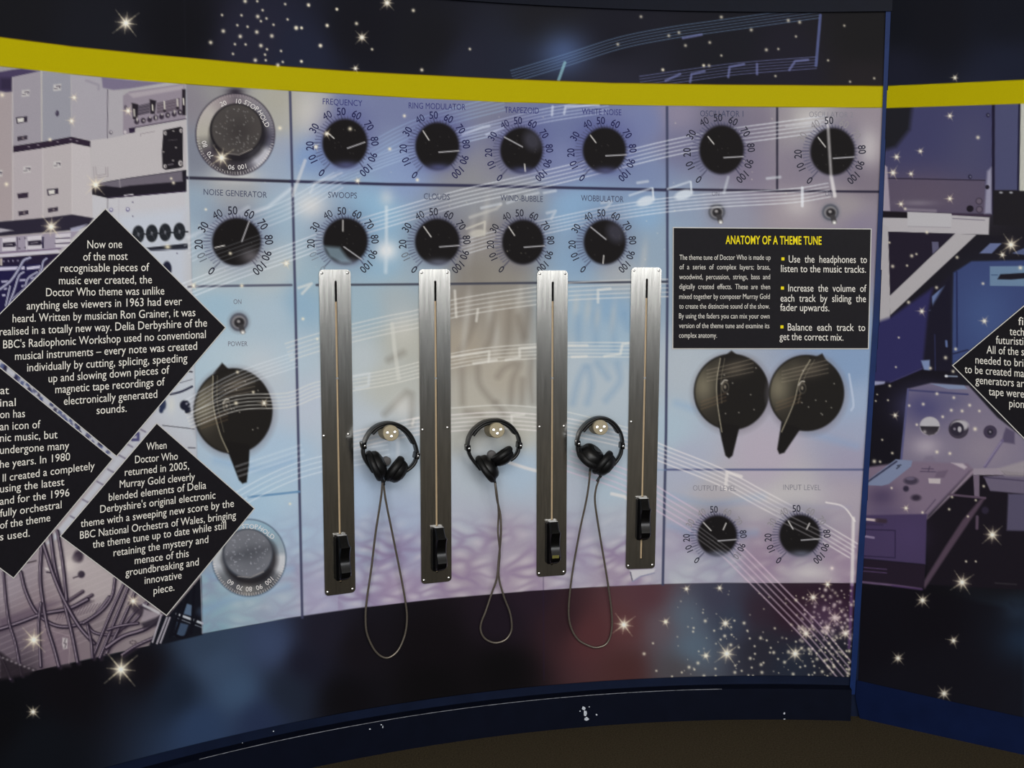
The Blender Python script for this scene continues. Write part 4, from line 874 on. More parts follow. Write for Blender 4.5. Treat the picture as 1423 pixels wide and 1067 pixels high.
for x, y, r in ((1379, 743, 8), (1337, 809, 8.5), (1282, 834, 6), (1325, 890, 5), (1248, 914.5, 5.2), (1312, 963.5, 6), (1405, 340, 8), (1320, 161, 3.6), (1359, 191, 2.8), (1279, 210, 3.2), (1246, 218, 4), (1241, 240, 5), (1266, 241.5, 3.2), (1320, 276, 3.8), (1252, 283.5, 3.4), (1258, 290, 2), (1327, 108, 3.4), (1393, 354, 4), (1366, 394, 2.2), (1418, 372, 3), (1281, 432.5, 4), (1368, 446, 4), (1262.5, 420, 2.6), (1330, 357.5, 2.4), (1301.5, 399.5, 2.4), (1267, 355.5, 2.6), (1240.5, 370, 2.6), (1273.5, 353, 1.8), (1260.5, 369, 1.8), (1288, 323, 2.4), (1236, 337, 1.8),
               (1249, 469, 1.6), (1245, 510, 1.6), (1293, 511.5, 2.4), (1314, 497, 2.8), (1328, 485, 2.4), (1324.5, 516, 2.4), (1236.5, 536, 2), (1302, 547, 2.4), (1325.5, 552.5, 2.2), (1283, 561.5, 2.4), (1263.5, 563.5, 2), (1322, 570, 2.4), (1337, 571, 2.4), (1347.5, 563, 2.4), (1361, 571, 2), (1310, 579, 2.2), (1274, 590, 2), (1244, 577, 3.4), (1240, 629.5, 2), (1215, 641, 3), (1223, 641.5, 2), (1226, 611, 1.6), (1234, 556, 1.6), (1355, 596, 3), (1302, 628, 2.6), (1320, 630, 2.4), (1259, 706, 3.2), (1282, 712, 2), (1239, 678, 1.8), (1367, 675.5, 2), (1323, 690.5, 2), (1356, 695, 1.8), (1319, 707.5, 2), (1345, 717.5, 1.8), (1342.5, 780, 1.8), (1356, 780, 1.6), (1217, 557, 1.4), (1219, 548, 1.2)):
    R.star(x, y, r, .95)
R.C += (np.array([168, 156, 2.0]) - R.C) * mb[..., None]

# ------------------------------------------------------------------ the two murals, cut into their printed pieces
acc = back.colours(); rcc = right.colours()
fx, fy = bx[:-1, :-1], by[:-1, :-1]
XE = lambda y: np.interp(y, [0, 150, 400, 600, 820, 945], [1233, 1227.5, 1217, 1204.5, 1190, 1181.5])
alive = (fx < XE(fy)) & (fy < 1300)
mural = thing('wall_mural', 'large curved printed mural of synthesiser dials, stars and equipment with a yellow stripe', 'mural', (0, 0, 0))
taken = ~alive
INKD = {0: (44, 44, 56), 1: (36, 36, 76), 2: (104, 102, 108)}


def ink(c, p):
    x, y = project(p)
    return albedo(np.broadcast_to(np.array(c, float), p.shape), x, y)


def take(mask):
    global taken
    m = mask & ~taken
    taken = taken | m
    return m


for k, (cap_t, cpos, cw, tone, cx, cy, rx, ry, marks) in enumerate(DIALS):
    ox = cx - 3.5 * rx / 31
    mk = ((fx - ox) / (rx * 1.75)) ** 2 + ((fy - cy) / (ry * 1.66)) ** 2 < 1
    mk |= (np.abs(fx - cpos[0]) < cw / 2 + 3) & (np.abs(fy - cpos[1]) < 7)
    mk &= (by[:-1, :-1] > eb2[:-1, :-1] + 0.5)
    ch = [back.chunk(take(mk), acc)]
    L = []
    slope = 0.05 if k in (0, 8) else 0.03 if k < 8 else 0.01
    L.append((text_line(cap_t, (cpos[0] - cw / 2, cpos[1] + 4.2 - slope * cw / 2), (cpos[0] + cw / 2, cpos[1] + 4.2 + slope * cw / 2), 8.2 if tone != 2 else 7.6, WN, 0.0004, bold=-0.006 if tone == 2 else 0), {0: (72, 76, 98), 1: (58, 58, 112), 2: (128, 126, 134)}[tone]))
    for n_, a_ in zip(range(0, 101, 10), RINGA):
        t = math.radians(a_)
        rr = 1.44 if n_ not in (0, 100) else 1.52
        col = np.array(INKD[tone if tone != 2 else 0], float)
        if k == 4 and n_ in (10, 0): col = np.array((128, 140, 150.0))
        if k in (10, 11, 12) and n_ in (40, 30, 70, 60): col = np.array((140, 136, 138.0))
        if k in (5, 8) and n_ == 10: col = np.array((110, 118, 126.0))
        if k == 11 and n_ == 100: continue
        L.append((text_at(str(n_), (ox + rx * rr * math.sin(t), cy + 2.0 - ry * (rr - .07) * math.cos(t)), a_, 10.2 * rx / 31, WN, 0.0004, 0.86, 0.0 if n_ == 40 else 0.009), tuple(col)))
    if k == 11: L.append((text_at('10', (ox + rx * 1.5 * math.sin(2.3), cy - ry * 1.5 * math.cos(2.3)), 132, 8.6, WN, 0.0004, .86), (120, 116, 120)))
    for (p, t), c in L: ch.append((p, t, ink(c, p)))
    printed('printed_dial', ch, mural, 'printed picture of a black dial captioned ' + cap_t)

for cx, cy, rx, ry, words in ((327, 186.6, 54.5, 56.3, (('10', 6), ('STOP', 30), ('HOLD', 62), ('80', 253), ('70', 232), ('90', 187), ('100', 168), ('20', 338))), (345.9, 775, 51, 53, (('STOP', 2), ('HOLD', 36), ('60', 218), ('70', 198), ('80', 180), ('90', 160), ('100', 138)))):
    mk = ((fx - cx) / (rx + 4)) ** 2 + ((fy - cy) / (ry + 4)) ** 2 < 1
    mk &= (by[:-1, :-1] > eb2[:-1, :-1] + 0.5)
    ch = [back.chunk(take(mk), acc)]
    for wd, a_ in words:
        t = math.radians(a_); r_ = .82
        p, tr = text_at(wd, (cx + rx * r_ * math.sin(t), cy - ry * r_ * math.cos(t)), a_, 6.4, WN, 0.0004, 1.0, 0.0)
        ch.append((p, tr, ink((216, 212, 208), p)))
    printed('printed_chrome_dial', ch, mural, 'printed picture of a round chrome tuning dial')
for cx, cy, rx, ry, y2 in ((323.8, 571, 62, 66, 680), (1016.5, 544.5, 52.3, 60, 642), (1121.5, 546, 57, 60, 638)):
    mk = (((fx - cx) / rx) ** 2 + ((fy - cy) / ry) ** 2 < 1) | ((np.abs(fx - (cx + (10 if cx < 400 else -3 if cx < 1100 else -30))) < 24) & (fy > cy + 20) & (fy < y2))
    printed('printed_pointer_knob', [back.chunk(take(mk), acc)], mural, 'printed picture of a large black pointer knob')
for (x, y, wds) in ((332, 447.5, (('ON', 330, 419, 11), ('POWER', 330.5, 477.5, 27))), (996, 294.5, (('ON', 994.5, 268.8, 10),)), (1154, 295, (('ON', 1152, 269.2, 10),))):
    mk = (np.abs(fx - x) < 20) & (fy > y - 33) & (fy < y + (36 if len(wds) > 1 else 19))
    ch = [back.chunk(take(mk), acc)]
    for wd, tx, ty, ww in wds:
        p, tr = text_line(wd, (tx - ww / 2, ty + 3.4), (tx + ww / 2, ty + 3.4), 6.6, WN, 0.0004)
        ch.append((p, tr, ink((112, 112, 124), p)))
    printed('printed_toggle_switch', ch, mural, 'printed picture of a small round toggle switch')
printed('yellow_stripe', [back.chunk(take((m_band[:-1, :-1] > 0.5)), acc)], mural, 'broad yellow printed stripe')
printed('printed_photograph', [back.chunk(take(m_phot[:-1, :-1] > 0.5), acc)], mural, 'printed greyish photograph of equipment racks and cables')
printed('printed_starfield', [back.chunk(take(m_top[:-1, :-1] > 0.5), acc)], mural, 'printed black night sky with stars along the top')
printed('printed_nebula', [back.chunk(take(m_low[:-1, :-1] > 0.5), acc)], mural, 'printed dark space with stars along the bottom')
printed('printed_synthesiser_panel', [back.chunk(take(np.ones_like(taken)), acc)], mural, 'pale blue printed synthesiser panel with white music staves')

gx_, gy_ = qx[:-1, :-1], qy[:-1, :-1]
XL = lambda y: np.interp(y, [0, 150, 440, 560, 820, 950], [1239, 1231.5, 1222, 1213, 1197, 1188])
RMe = edge(RM, gx_)
okr = (gx_ > XL(gy_)) & (gy_ < RMe)
mural_r = thing('wall_mural', 'printed mural on the right-hand flat wall showing a dark purple equipment photograph', 'mural', (0, 0, 0))
rb = okr & (mb[:-1, :-1] > .5); rtm = okr & (mt[:-1, :-1] > .5)
printed('yellow_stripe', [right.chunk(rb, rcc)], mural_r, 'broad yellow printed stripe')
printed('printed_starfield', [right.chunk(rtm & ~rb, rcc)], mural_r, 'printed dark night sky along the top')
printed('printed_photograph', [right.chunk(okr & ~rb & ~rtm, rcc)], mural_r, 'printed purple photograph of a desk, bracket and meters')


# ------------------------------------------------------------------ the room
def ring_strip(name, r0, r1, z0, z1, b0, b1, m, n=90):
    """curved bar between two radii and two heights"""
    v, f = [], []
    for i in range(n + 1):
        t = b0 + (b1 - b0) * i / n
        for r, z in ((r0, z0), (r1, z0), (r1, z1), (r0, z1)): v.append((GX + r * math.sin(t), GY + r * math.cos(t), z))
    for i in range(n):
        for k in range(4): f.append((i * 4 + k, i * 4 + (k + 1) % 4, i * 4 + 4 + (k + 1) % 4, i * 4 + 4 + k))
    f += [(0, 1, 2, 3), (n * 4 + 3, n * 4 + 2, n * 4 + 1, n * 4)]
    return mesh_obj(name, v, f, m, None, 30)


A0, A1 = math.radians(-78), math.radians(5.6)
tag_structure(ring_strip('wall_back', RAD + 0.0025, RAD + 0.09, 0, EYE + H_TOP, A0, A1 + .006, M_NAVY))
tag_structure(ring_strip('trim_1', RAD - 0.012, RAD + 0.09, EYE + H_TRIM, EYE + H_TOP + 0.004, A0, math.radians(5.75), M_TRIM))
bb = tag_structure(ring_strip('baseboard_back', RAD - 0.035, RAD + 0.002, 0, 0.097, A0, math.radians(4.85), M_TRIM))


def prism(name, quad, depth, surf, m, parent=None, off=0.0):
    q = np.array(quad, float)
    a = surf(q[:, 0], q[:, 1], off); b = surf(q[:, 0], q[:, 1], off + depth)
    n = len(q)
    f = [tuple(range(n, 2 * n)), tuple(range(n - 1, -1, -1))] + [(i, (i + 1) % n, n + (i + 1) % n, n + i) for i in range(n)]
    return mesh_obj(name, list(a) + list(b), f, m, parent)


# blue edge batten in the corner
yy = [-12, 150, 300, 440, 560, 700, 820, 965]
lft = [(float(XE(y)) - 1.0, y) for y in yy]; rgt = [(float(np.interp(y, [0, 150, 440, 560, 820, 965], [1239.5, 1232, 1222.5, 1213.5, 1197.5, 1188])), y) for y in yy]
pts = lft + rgt[::-1]
a = WN(np.array([p[0] for p in pts]), np.array([p[1] for p in pts]), -0.004); b = WN(np.array([p[0] for p in pts]), np.array([p[1] for p in pts]), 0.006)
n = len(pts); h = len(yy)
fc = [(n + i, n + i + 1, n + n - 2 - i, n + n - 1 - i) for i in range(h - 1)] + [(i + 1, i, n - 1 - i, n - 2 - i) for i in range(h - 1)] + [(i, (i + 1) % n, n + (i + 1) % n, n + i) for i in range(n)]
tag_structure(mesh_obj('trim_2', list(a) + list(b), fc, M_BLUE))


def rw(e, o, z): return (RC[0] + RS[0] * e + RN[0] * o, RC[1] + RS[1] * e + RN[1] * o, z)


def rbox(name, e0, e1, o0, o1, z0, z1, m):
    v = [rw(e, o, z) for z in (z0, z1) for e, o in ((e0, o0), (e1, o0), (e1, o1), (e0, o1))]
    return mesh_obj(name, v, [(0, 1, 2, 3), (7, 6, 5, 4), (0, 4, 5, 1), (1, 5, 6, 2), (2, 6, 7, 3), (3, 7, 4, 0)], m)


tag_structure(rbox('wall_right', -0.01, 1.5, -0.09, 0.0, 0, EYE + H_TOP + 0.09, M_NAVY))
mj = [(1190.5, 945), (1310, 972), (1423, 997), (1600, 1036)]
fl = [(1600, 1098), (1423, 1056.4), (1310, 1029), (1195.7, 1002.6), (1188.5, 968)]
o = prism('baseboard_right', mj + fl, 0.010, WR, M_SKIRT, None, 0.002); tag_structure(o)
v = [(-6, -9, 0), (6, -9, 0), (6, 6, 0), (-6, 6, 0), (-6, -9, -.1), (6, -9, -.1), (6, 6, -.1), (-6, 6, -.1)]
tag_structure(mesh_obj('floor', v, [(0, 1, 2, 3), (7, 6, 5, 4), (0, 4, 5, 1), (1, 5, 6, 2), (2, 6, 7, 3), (3, 7, 4, 0)], M_CARPET))
v = [(-6, 5.9, 0), (6, 5.9, 0), (6, 6, 0), (-6, 6, 0), (-6, 5.9, 3.4), (6, 5.9, 3.4), (6, 6, 3.4), (-6, 6, 3.4)]
tag_structure(mesh_obj('wall_far', v, [(3, 2, 1, 0), (4, 5, 6, 7), (0, 1, 5, 4), (1, 2, 6, 5), (2, 3, 7, 6), (3, 0, 4, 7)], M_FAR))
for k, px in enumerate((1173.5, 1189.5)):
    d = rays(np.array(px), np.array(2.0)); t = 5.86 / d[1]; xx = d[0] * t
    hw = 0.022 if k == 0 else 0.012
    v = [(xx + sx * hw, 5.86 + sy * .03, z) for z in (0, 3.4) for sx, sy in ((-1, -1), (1, -1), (1, 1), (-1, 1))]
    tag_structure(mesh_obj('trim_%d' % (3 + k), v, [(3, 2, 1, 0), (4, 5, 6, 7), (0, 1, 5, 4), (1, 2, 6, 5), (2, 3, 7, 6), (3, 0, 4, 7)], M_TRIM))
v = [(-6, -9, 3.4), (6, -9, 3.4), (6, 6, 3.4), (-6, 6, 3.4), (-6, -9, 3.5), (6, -9, 3.5), (6, 6, 3.5), (-6, 6, 3.5)]
tag_structure(mesh_obj('ceiling', v, [(3, 2, 1, 0), (4, 5, 6, 7), (0, 1, 5, 4), (1, 2, 6, 5), (2, 3, 7, 6), (3, 0, 4, 7)], M_CEIL))


# chips knocked out of the skirting paint
def chip(cx, cy, blobs, surf, off):
    v, f = [], []
    for dx, dy, rx, ry in blobs:
        k = len(v); m = 9
        q = [(cx + dx + rx * rng.uniform(.6, 1.1) * math.cos(6.283 * i / m), cy + dy + ry * rng.uniform(.6, 1.1) * math.sin(6.283 * i / m)) for i in range(m)]
        q = np.array(q); v += list(surf(q[:, 0], q[:, 1], off)); f.append(tuple(range(k + m - 1, k - 1, -1)))
    return v, f


for spot in ((812, 990, [(-1, -6, 3, 3.4), (1, 1, 2.6, 5), (3, 9, 3.4, 3), (7, -8, 1, 1), (17, 3, 1.6, 1.4), (-6, -2, 1, 1)]), (1090, 991, [(0, 0, 1.6, 1.6), (0, 8, 1.8, .8)]), (530, 1006, [(0, 1, 1.4, 1), (-16, 7, 1.4, 1), (2, 4, .8, 2)])):
    v, f = chip(*spot, WN, 0.0356)
    mesh_obj('paint_chip', v, f, M_WEAR, bb, None)['label'] = 'chipped spot of bare white primer'
v, f = chip(380, 1016, [(0, 0, 1.2, 1), (-43, 17, 1.0, 1.4)], WN, 0.0006)
mesh_obj('paint_chip', v, f, M_WEAR, bpy.data.objects['wall_back'])['label'] = 'chipped spot of bare white primer'


def highlight_line(pts, rad, parent):  # thin strip whose pale colour stands in for an edge highlight
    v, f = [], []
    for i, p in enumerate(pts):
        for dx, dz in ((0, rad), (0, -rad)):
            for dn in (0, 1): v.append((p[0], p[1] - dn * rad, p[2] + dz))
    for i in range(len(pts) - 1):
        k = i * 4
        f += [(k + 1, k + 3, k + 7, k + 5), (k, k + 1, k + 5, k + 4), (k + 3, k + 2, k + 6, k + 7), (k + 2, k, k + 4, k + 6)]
    o = mesh_obj('edge_highlight', v, f, M_HILITE, parent); o['label'] = 'pale painted highlight along the edge'
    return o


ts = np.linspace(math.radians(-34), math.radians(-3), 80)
highlight_line([(GX + (RAD - .0352) * math.sin(t), GY + (RAD - .0352) * math.cos(t), .0972) for t in ts], .0008, bb)
highlight_line([tuple(WR(np.array(1196.5 + 226 * t), np.array(1002.9 + 53.6 * t), 0.0125)) for t in np.linspace(0, 1, 24)], .0010, bpy.data.objects['baseboard_right'])


# ------------------------------------------------------------------ text panels
def patch(poly4, surf, off, n=24):
    a, b, c, d = [np.array(p, float) for p in poly4]
    u = np.linspace(0, 1, n + 1)
    U, V = np.meshgrid(u, u)
    q = a * ((1 - U) * (1 - V))[..., None] + b * (U * (1 - V))[..., None] + c * (U * V)[..., None] + d * ((1 - U) * V)[..., None]
    p = surf(q[..., 0], q[..., 1], off).reshape(-1, 3)
    f = [(i * (n + 1) + j + n + 1, i * (n + 1) + j + n + 2, i * (n + 1) + j + 1, i * (n + 1) + j) for i in range(n) for j in range(n)]
    rim = list(range(n)) + [i * (n + 1) + n for i in range(n)] + [n * (n + 1) + n - j for j in range(n)] + [(n - i) * (n + 1) for i in range(n)]
    return p, f, rim


def sign(label, corners, lines, surf, group=None, extra=None, border=1.3):
    cs = np.array(corners, float)
    cen = cs.mean(0)
    root = thing('text_panel', label, 'sign', (0, 0, 0))
    TH = 0.0022
    p, f, rim = patch(corners, surf, TH)
    pb = surf(*project(p), 0.0003)
    n = len(p)
    ff = list(f) + [(rim[i], rim[(i + 1) % len(rim)], n + rim[(i + 1) % len(rim)], n + rim[i]) for i in range(len(rim))]
    mesh_obj('board', list(p) + list(pb), ff, M_PANEL, root, 40)
    # thin white line round the edge
    ins = []
    for i in range(4):
        d0 = cs[i] - cs[i - 1]; d1 = cs[(i + 1) % 4] - cs[i]
        d0 /= np.linalg.norm(d0); d1 /= np.linalg.norm(d1)
        n0 = np.array([-d0[1], d0[0]]); n1 = np.array([-d1[1], d1[0]])
        ins.append(cs[i] + (n0 + n1) / (1 + n0 @ n1) * border)
    v, fc = [], []
    for i in range(4):
        k0 = len(v); m = 30
        for t in np.linspace(0, 1, m + 1):
            for q in (cs[i] * (1 - t) + cs[(i + 1) % 4] * t, ins[i] * (1 - t) + ins[(i + 1) % 4] * t):
                v.append(surf(np.array(q[0]), np.array(q[1]), TH + 0.0004))
        fc += [(k0 + 2 * j + 1, k0 + 2 * j + 3, k0 + 2 * j + 2, k0 + 2 * j) for j in range(m)]
    mesh_obj('edge_line', v, fc, M_EDGE, root)['label'] = 'thin white edge line'
    V, F = [], []
    for body, p0, p1, cap, *o in lines:
        pp, tt = text_line(body, p0, p1, cap, surf, TH + 0.0006, *(o or [0.0]))
        k = len(V); V += list(pp); F += [tuple(i + k for i in t) for t in tt]
    mesh_obj('lettering', V, F, M_INKW, root)['label'] = 'white printed lettering'
    if extra:
        for nm, lab, ls, sq in extra:
            V, F = [], []
            for body, p0, p1, cap, *o in ls:
                pp, tt = text_line(body, p0, p1, cap, surf, TH + 0.0006, *(o or [0.0]))
                k = len(V); V += list(pp); F += [tuple(i + k for i in t) for t in tt]
            for x, y, r in sq:
                V, F = [], []
                k = len(V); V += [surf(np.array(x + sx * r), np.array(y + sy * r), TH + 0.0006) for sx, sy in ((-1, 1), (1, 1), (1, -1), (-1, -1))]; F.append((k, k + 1, k + 2, k + 3))
                mesh_obj(nm, V, F, M_INKY, root)['label'] = lab
            if ls: mesh_obj(nm, V, F, M_INKY, root)['label'] = lab
    return root


def sc(rows, k, ox, oy, cap, **kw): return [(t, (x0 / k + ox, y0 / k + oy), (x1 / k + ox, y1 / k + oy), cap) for t, x0, y0, x1, y1 in rows]


L1 = sc([('Now one', 360, 193, 503, 191), ('of the most', 343, 243, 526, 240), ('recognisable pieces of', 250, 290, 615, 286), ('music ever created, the', 243, 341, 626, 337), ('Doctor Who theme was unlike', 190, 390, 677, 383), ('anything else viewers in 1963 had ever', 110, 445, 750, 426),
         ('heard. Written by musician Ron Grainer, it was', 52, 498, 805, 472), ('realised in a totally new way. Delia Derbyshire of the', -2, 552, 853, 515), ("BBC's Radiophonic Workshop used no conventional", 13, 605, 848, 562), ('musical instruments \u2013 every note was created', 62, 653, 812, 610),
         ('individually by cutting, splicing, speeding', 112, 700, 772, 660), ('up and slowing down pieces of', 200, 745, 698, 708), ('magnetic tape recordings of', 228, 790, 679, 757), ('electronically generated', 263, 838, 648, 808), ('sounds.', 398, 876, 522, 866)], 2.965, 0, 280, 11.2)
sign('large black diamond text panel beginning "Now one of the most recognisable pieces"', [(146.5, 289), (314.5, 455), (162, 635), (-36, 471)], L1, WN)
L2 = sc([('When', 428, 138, 487, 133), ('Doctor Who', 395, 176, 520, 165), ('returned in 2005,', 365, 213, 553, 193), ('Murray Gold cleverly', 350, 248, 570, 225), ('blended elements of Delia', 318, 286, 603, 250), ("Derbyshire's original electronic", 293, 321, 630, 279), ('theme with a sweeping new score by the', 236, 363, 684, 303),
         ('BBC National Orchestra of Wales, bringing', 234, 397, 690, 337), ('the theme tune up to date while still', 271, 424, 661, 368), ('retaining the mystery and', 332, 448, 609, 408), ('menace of this', 394, 471, 552, 449), ('groundbreaking and', 367, 506, 581, 474), ('innovative', 423, 529, 531, 513), ('piece.', 449, 559, 510, 548)], 2.104, 0, 560, 10.4)
sign('black diamond text panel beginning "When Doctor Who returned in 2005", lowest on the curved wall', [(217.7, 587), (354.6, 706.4), (231.5, 856), (83, 745)], L2, WN)
L3 = sc([('at', 1, 793.5, 37, 793), ('inal', 0, 845, 65, 842), ('on has', 0, 893, 103, 888), ('an icon of', 0, 943, 167, 933), ('nic music, but', 0, 990, 237, 975), ('undergone many', 0, 1040, 285, 1020)], 2.965, 0, 280, 11.0) + \
     sc([('he years. In 1980', 0, 190, 205, 167), ('ll created a completely', 8, 230, 277, 193), ('using the latest', 0, 262, 188, 240), ('and for the 1996', 0, 298, 203, 272), ('fully orchestral', 0, 333, 180, 307), ('of the theme', 0, 368, 147, 345), ('s used.', 0, 402, 87, 390)], 2.104, 0, 560, 10.6)
sign('black diamond text panel cut off by the left edge, with the line "undergone many"', [(-125, 409), (157.8, 637.5), (19, 804), (-262, 600)], L3, WN)
RT = [('fi', (1415, 451.5), (1422, 451.8), 11), ('tech', (1403, 465.5), (1423, 466.5), 11), ('futuristi', (1384, 477.5), (1422, 479.5), 11), ('All of the s', (1371, 491), (1423, 494), 11), ('needed to bri', (1355.5, 505), (1422, 509.5), 11), ('to be created ma', (1340.5, 518), (1423, 524), 11), ('generators ar', (1355.5, 533), (1423, 538), 11), ('tape were', (1374, 549), (1423, 552.5), 11), ('pion', (1402.5, 565.5), (1423, 567), 11)]
sign('black diamond text panel on the right-hand wall, cut off by the right edge', [(1500, 360), (1605, 540), (1480, 668), (1322.8, 507.7)], RT, lambda x, y, o: WR(x, y, o + 0.004))
k_, ox_, oy_ = 2.965, 860, 300
A1_ = sc([('The theme tune of Doctor Who is made up', 250, 181, 625, 181), ('of  a  series  of  complex  layers;  brass,', 250, 220, 623, 221), ('woodwind,  percussion,  strings,  bass  and', 249, 261, 623, 261), ('digitally  created  effects.  These  are  then', 249, 301, 623, 302), ('mixed together by composer Murray Gold', 249, 342, 622, 342), ('to create the distinctive sound of the show.', 249, 382, 621, 382), ('By using the faders you can mix your own', 248, 422, 621, 423), ('version of the theme tune and examine its', 248, 462, 620, 463), ('complex anatomy.', 248, 502, 404, 502)], k_, ox_, oy_, 7.2)
A1_ = [q + (-0.006,) for q in A1_]
A2_ = sc([('Use  the  headphones  to', 700, 192, 1022, 194), ('listen to the music tracks.', 668, 231, 1018, 234), ('Increase  the  volume  of', 698, 311, 1020, 313), ('each  track  by  sliding  the', 666, 353, 1018, 355), ('fader upwards.', 665, 391, 867, 393), ('Balance  each  track  to', 696, 472, 1015, 474), ('get the correct mix.', 662, 511, 925, 514)], k_, ox_, oy_, 10.0)
ttl = [(t, a_, b_, c_, 0.018, 1.05) for t, a_, b_, c_ in sc([('ANATOMY OF A THEME TUNE', 440, 115, 835, 118)], k_, ox_, oy_, 11.2)]
sign('black rectangular instruction panel headed "ANATOMY OF A THEME TUNE" in yellow', [(934.9, 315.5), (1211.4, 317.5), (1207.4, 485.2), (934.2, 485.2)], A1_ + A2_, WN,
     extra=[('heading', 'yellow heading letters', ttl, []), ('bullet_point', 'small yellow square bullet', [], [(676 / k_ + ox_, 177 / k_ + oy_, 2.1), (674 / k_ + ox_, 297 / k_ + oy_, 2.1), (672 / k_ + ox_, 457 / k_ + oy_, 2.1)])])


# ------------------------------------------------------------------ solid shapes
def loft(rings, close=True, caps=True):
    v = [p for r in rings for p in r]; n = len(rings[0]); f = []
    for i in range(len(rings) - 1):
        for k in range(n if close else n - 1):
            f.append((i * n + k, i * n + (k + 1) % n, (i + 1) * n + (k + 1) % n, (i + 1) * n + k))
    if caps: f += [tuple(range(n - 1, -1, -1)), tuple(range((len(rings) - 1) * n, len(rings) * n))]
    return v, f


def join(*parts):
    V, F = [], []
    for v, f in parts:
        k = len(V); V += [Vector(p) for p in v]; F += [tuple(i + k for i in q) for q in f]
    return V, F


def lathe(profile, c, axis, n=28, ref=None):
    """(distance along axis, radius) pairs turned round an axis"""
    axis = Vector(axis).normalized()
    e1 = axis.orthogonal().normalized() if ref is None else (Vector(ref) - axis * axis.dot(Vector(ref))).normalized()
    e2 = axis.cross(e1)
    return loft([[Vector(c) + axis * t + (e1 * math.cos(6.28318 * k / n) + e2 * math.sin(6.28318 * k / n)) * r for k in range(n)] for t, r in profile])


def tube(path, r, n=8):
    P = [Vector(p) for p in path]; rings = []; ref = None
    for i, p in enumerate(P):
        t = (P[min(i + 1, len(P) - 1)] - P[max(i - 1, 0)]).normalized()
        e = t.orthogonal().normalized() if ref is None else (ref - t * t.dot(ref)).normalized()
        ref = e; b = t.cross(e)
        rr = r[i] if isinstance(r, (list, tuple)) else r
        rings.append([p + (e * math.cos(6.28318 * k / n) + b * math.sin(6.28318 * k / n)) * rr for k in range(n)])
    return loft(rings)


def strap(path, nrm, th, wd, off=0.0, k=3):
    """band following a path: th across it in the plane, wd along nrm, rounded corners"""
    P = [Vector(p) for p in path]; rings = []
    m = 4
    for i, p in enumerate(P):
        t = (P[min(i + 1, len(P) - 1)] - P[max(i - 1, 0)]).normalized()
        s = t.cross(nrm).normalized(); b = s.cross(t)
        T = th[i] if isinstance(th, (list, tuple)) else th
        rd = min(T, wd) * .45; ring = []
        for (sx, sy, a_) in ((1, 1, 0), (-1, 1, 90), (-1, -1, 180), (1, -1, 270)):
            for j in range(m):
                q = math.radians(a_ + 90 * j / (m - 1))
                ring.append(p + s * (off + sx * (T / 2 - rd) + rd * math.cos(q)) + b * (sy * (wd / 2 - rd) + rd * math.sin(q)))
        rings.append(ring)
    return loft(rings)


def rbox_local(x0, x1, y0, y1, z0, z1, r=0.0):
    """box in local axes with chamfered edges"""
    if r <= 0:
        v = [(x, y, z) for z in (z0, z1) for x, y in ((x0, y0), (x1, y0), (x1, y1), (x0, y1))]
        return v, [(3, 2, 1, 0), (4, 5, 6, 7), (0, 1, 5, 4), (1, 2, 6, 5), (2, 3, 7, 6), (3, 0, 4, 7)]
    def ring(z, i):
        a, b, c, d = x0 + i, x1 - i, y0 + i, y1 - i
        return [(a + r, c, z), (b - r, c, z), (b, c + r, z), (b, d - r, z), (b - r, d, z), (a + r, d, z), (a, d - r, z), (a, c + r, z)]
    return loft([ring(z0, r), ring(z0 + r, 0), ring(z1 - r, 0), ring(z1, r)])


def frame_at(px, py, off=0.0):
    """position on the curved wall and its along / up / out directions"""
    p = W1(px, py, off); n = normal_at(p)
    u = Vector((0, 0, 1)).cross(n) * -1
    u = Vector((0, 0, 1)).cross(n); u.normalize()
    if u.x < 0: u = -u
    return p, u, Vector((0, 0, 1)), n


def place(root, p, u, n, tilt=0.0):
    z = Vector((0, 0, 1)); zz = (z * math.cos(tilt) + u * math.sin(tilt)).normalized(); uu = zz.cross(-n) * -1
    uu = n.cross(zz) * -1
    uu = zz.cross(n)
    if uu.x < 0: uu = -uu
    # local x along the wall, y into the wall, z up
    root.matrix_world = Matrix(((uu.x, -n.x, zz.x, p.x), (uu.y, -n.y, zz.y, p.y), (uu.z, -n.z, zz.z, p.z), (0, 0, 0, 1)))
    return uu, zz


def rrect(x0, x1, z0, z1, r, n=5):
    o = []
    for cx, cz, a_ in ((x1 - r, z1 - r, 0), (x0 + r, z1 - r, 90), (x0 + r, z0 + r, 180), (x1 - r, z0 + r, 270)):
        for j in range(n + 1):
            q = math.radians(a_ + 90 * j / n); o.append((cx + r * math.cos(q), cz + r * math.sin(q)))
    return o


def plate_mesh(hw, hh, r, sx, sz0, sz1, sw, y0, y1):
    """rounded plate with a slot cut right through"""
    import bmesh
    bm = bmesh.new()
    outer = [bm.verts.new((x, y0, z)) for x, z in rrect(-hw, hw, -hh, hh, r)]
    inner = [bm.verts.new((sx + x, y0, z)) for x, z in rrect(-sw, sw, sz0, sz1, sw * .98, 4)]
    ed = [bm.edges.new((l[i], l[(i + 1) % len(l)])) for l in (outer, inner) for i in range(len(l))]
    bmesh.ops.triangle_fill(bm, edges=ed, use_beauty=True)
    ex = bmesh.ops.extrude_face_region(bm, geom=list(bm.faces))
    bmesh.ops.translate(bm, verts=[g for g in ex['geom'] if isinstance(g, bmesh.types.BMVert)], vec=(0, y1 - y0, 0))
    bmesh.ops.recalc_face_normals(bm, faces=list(bm.faces))
    bm.verts.index_update()
    v = [tuple(q.co) for q in bm.verts]; f = [tuple(q.index for q in fc.verts) for fc in bm.faces]
    bm.free()
    return v, f


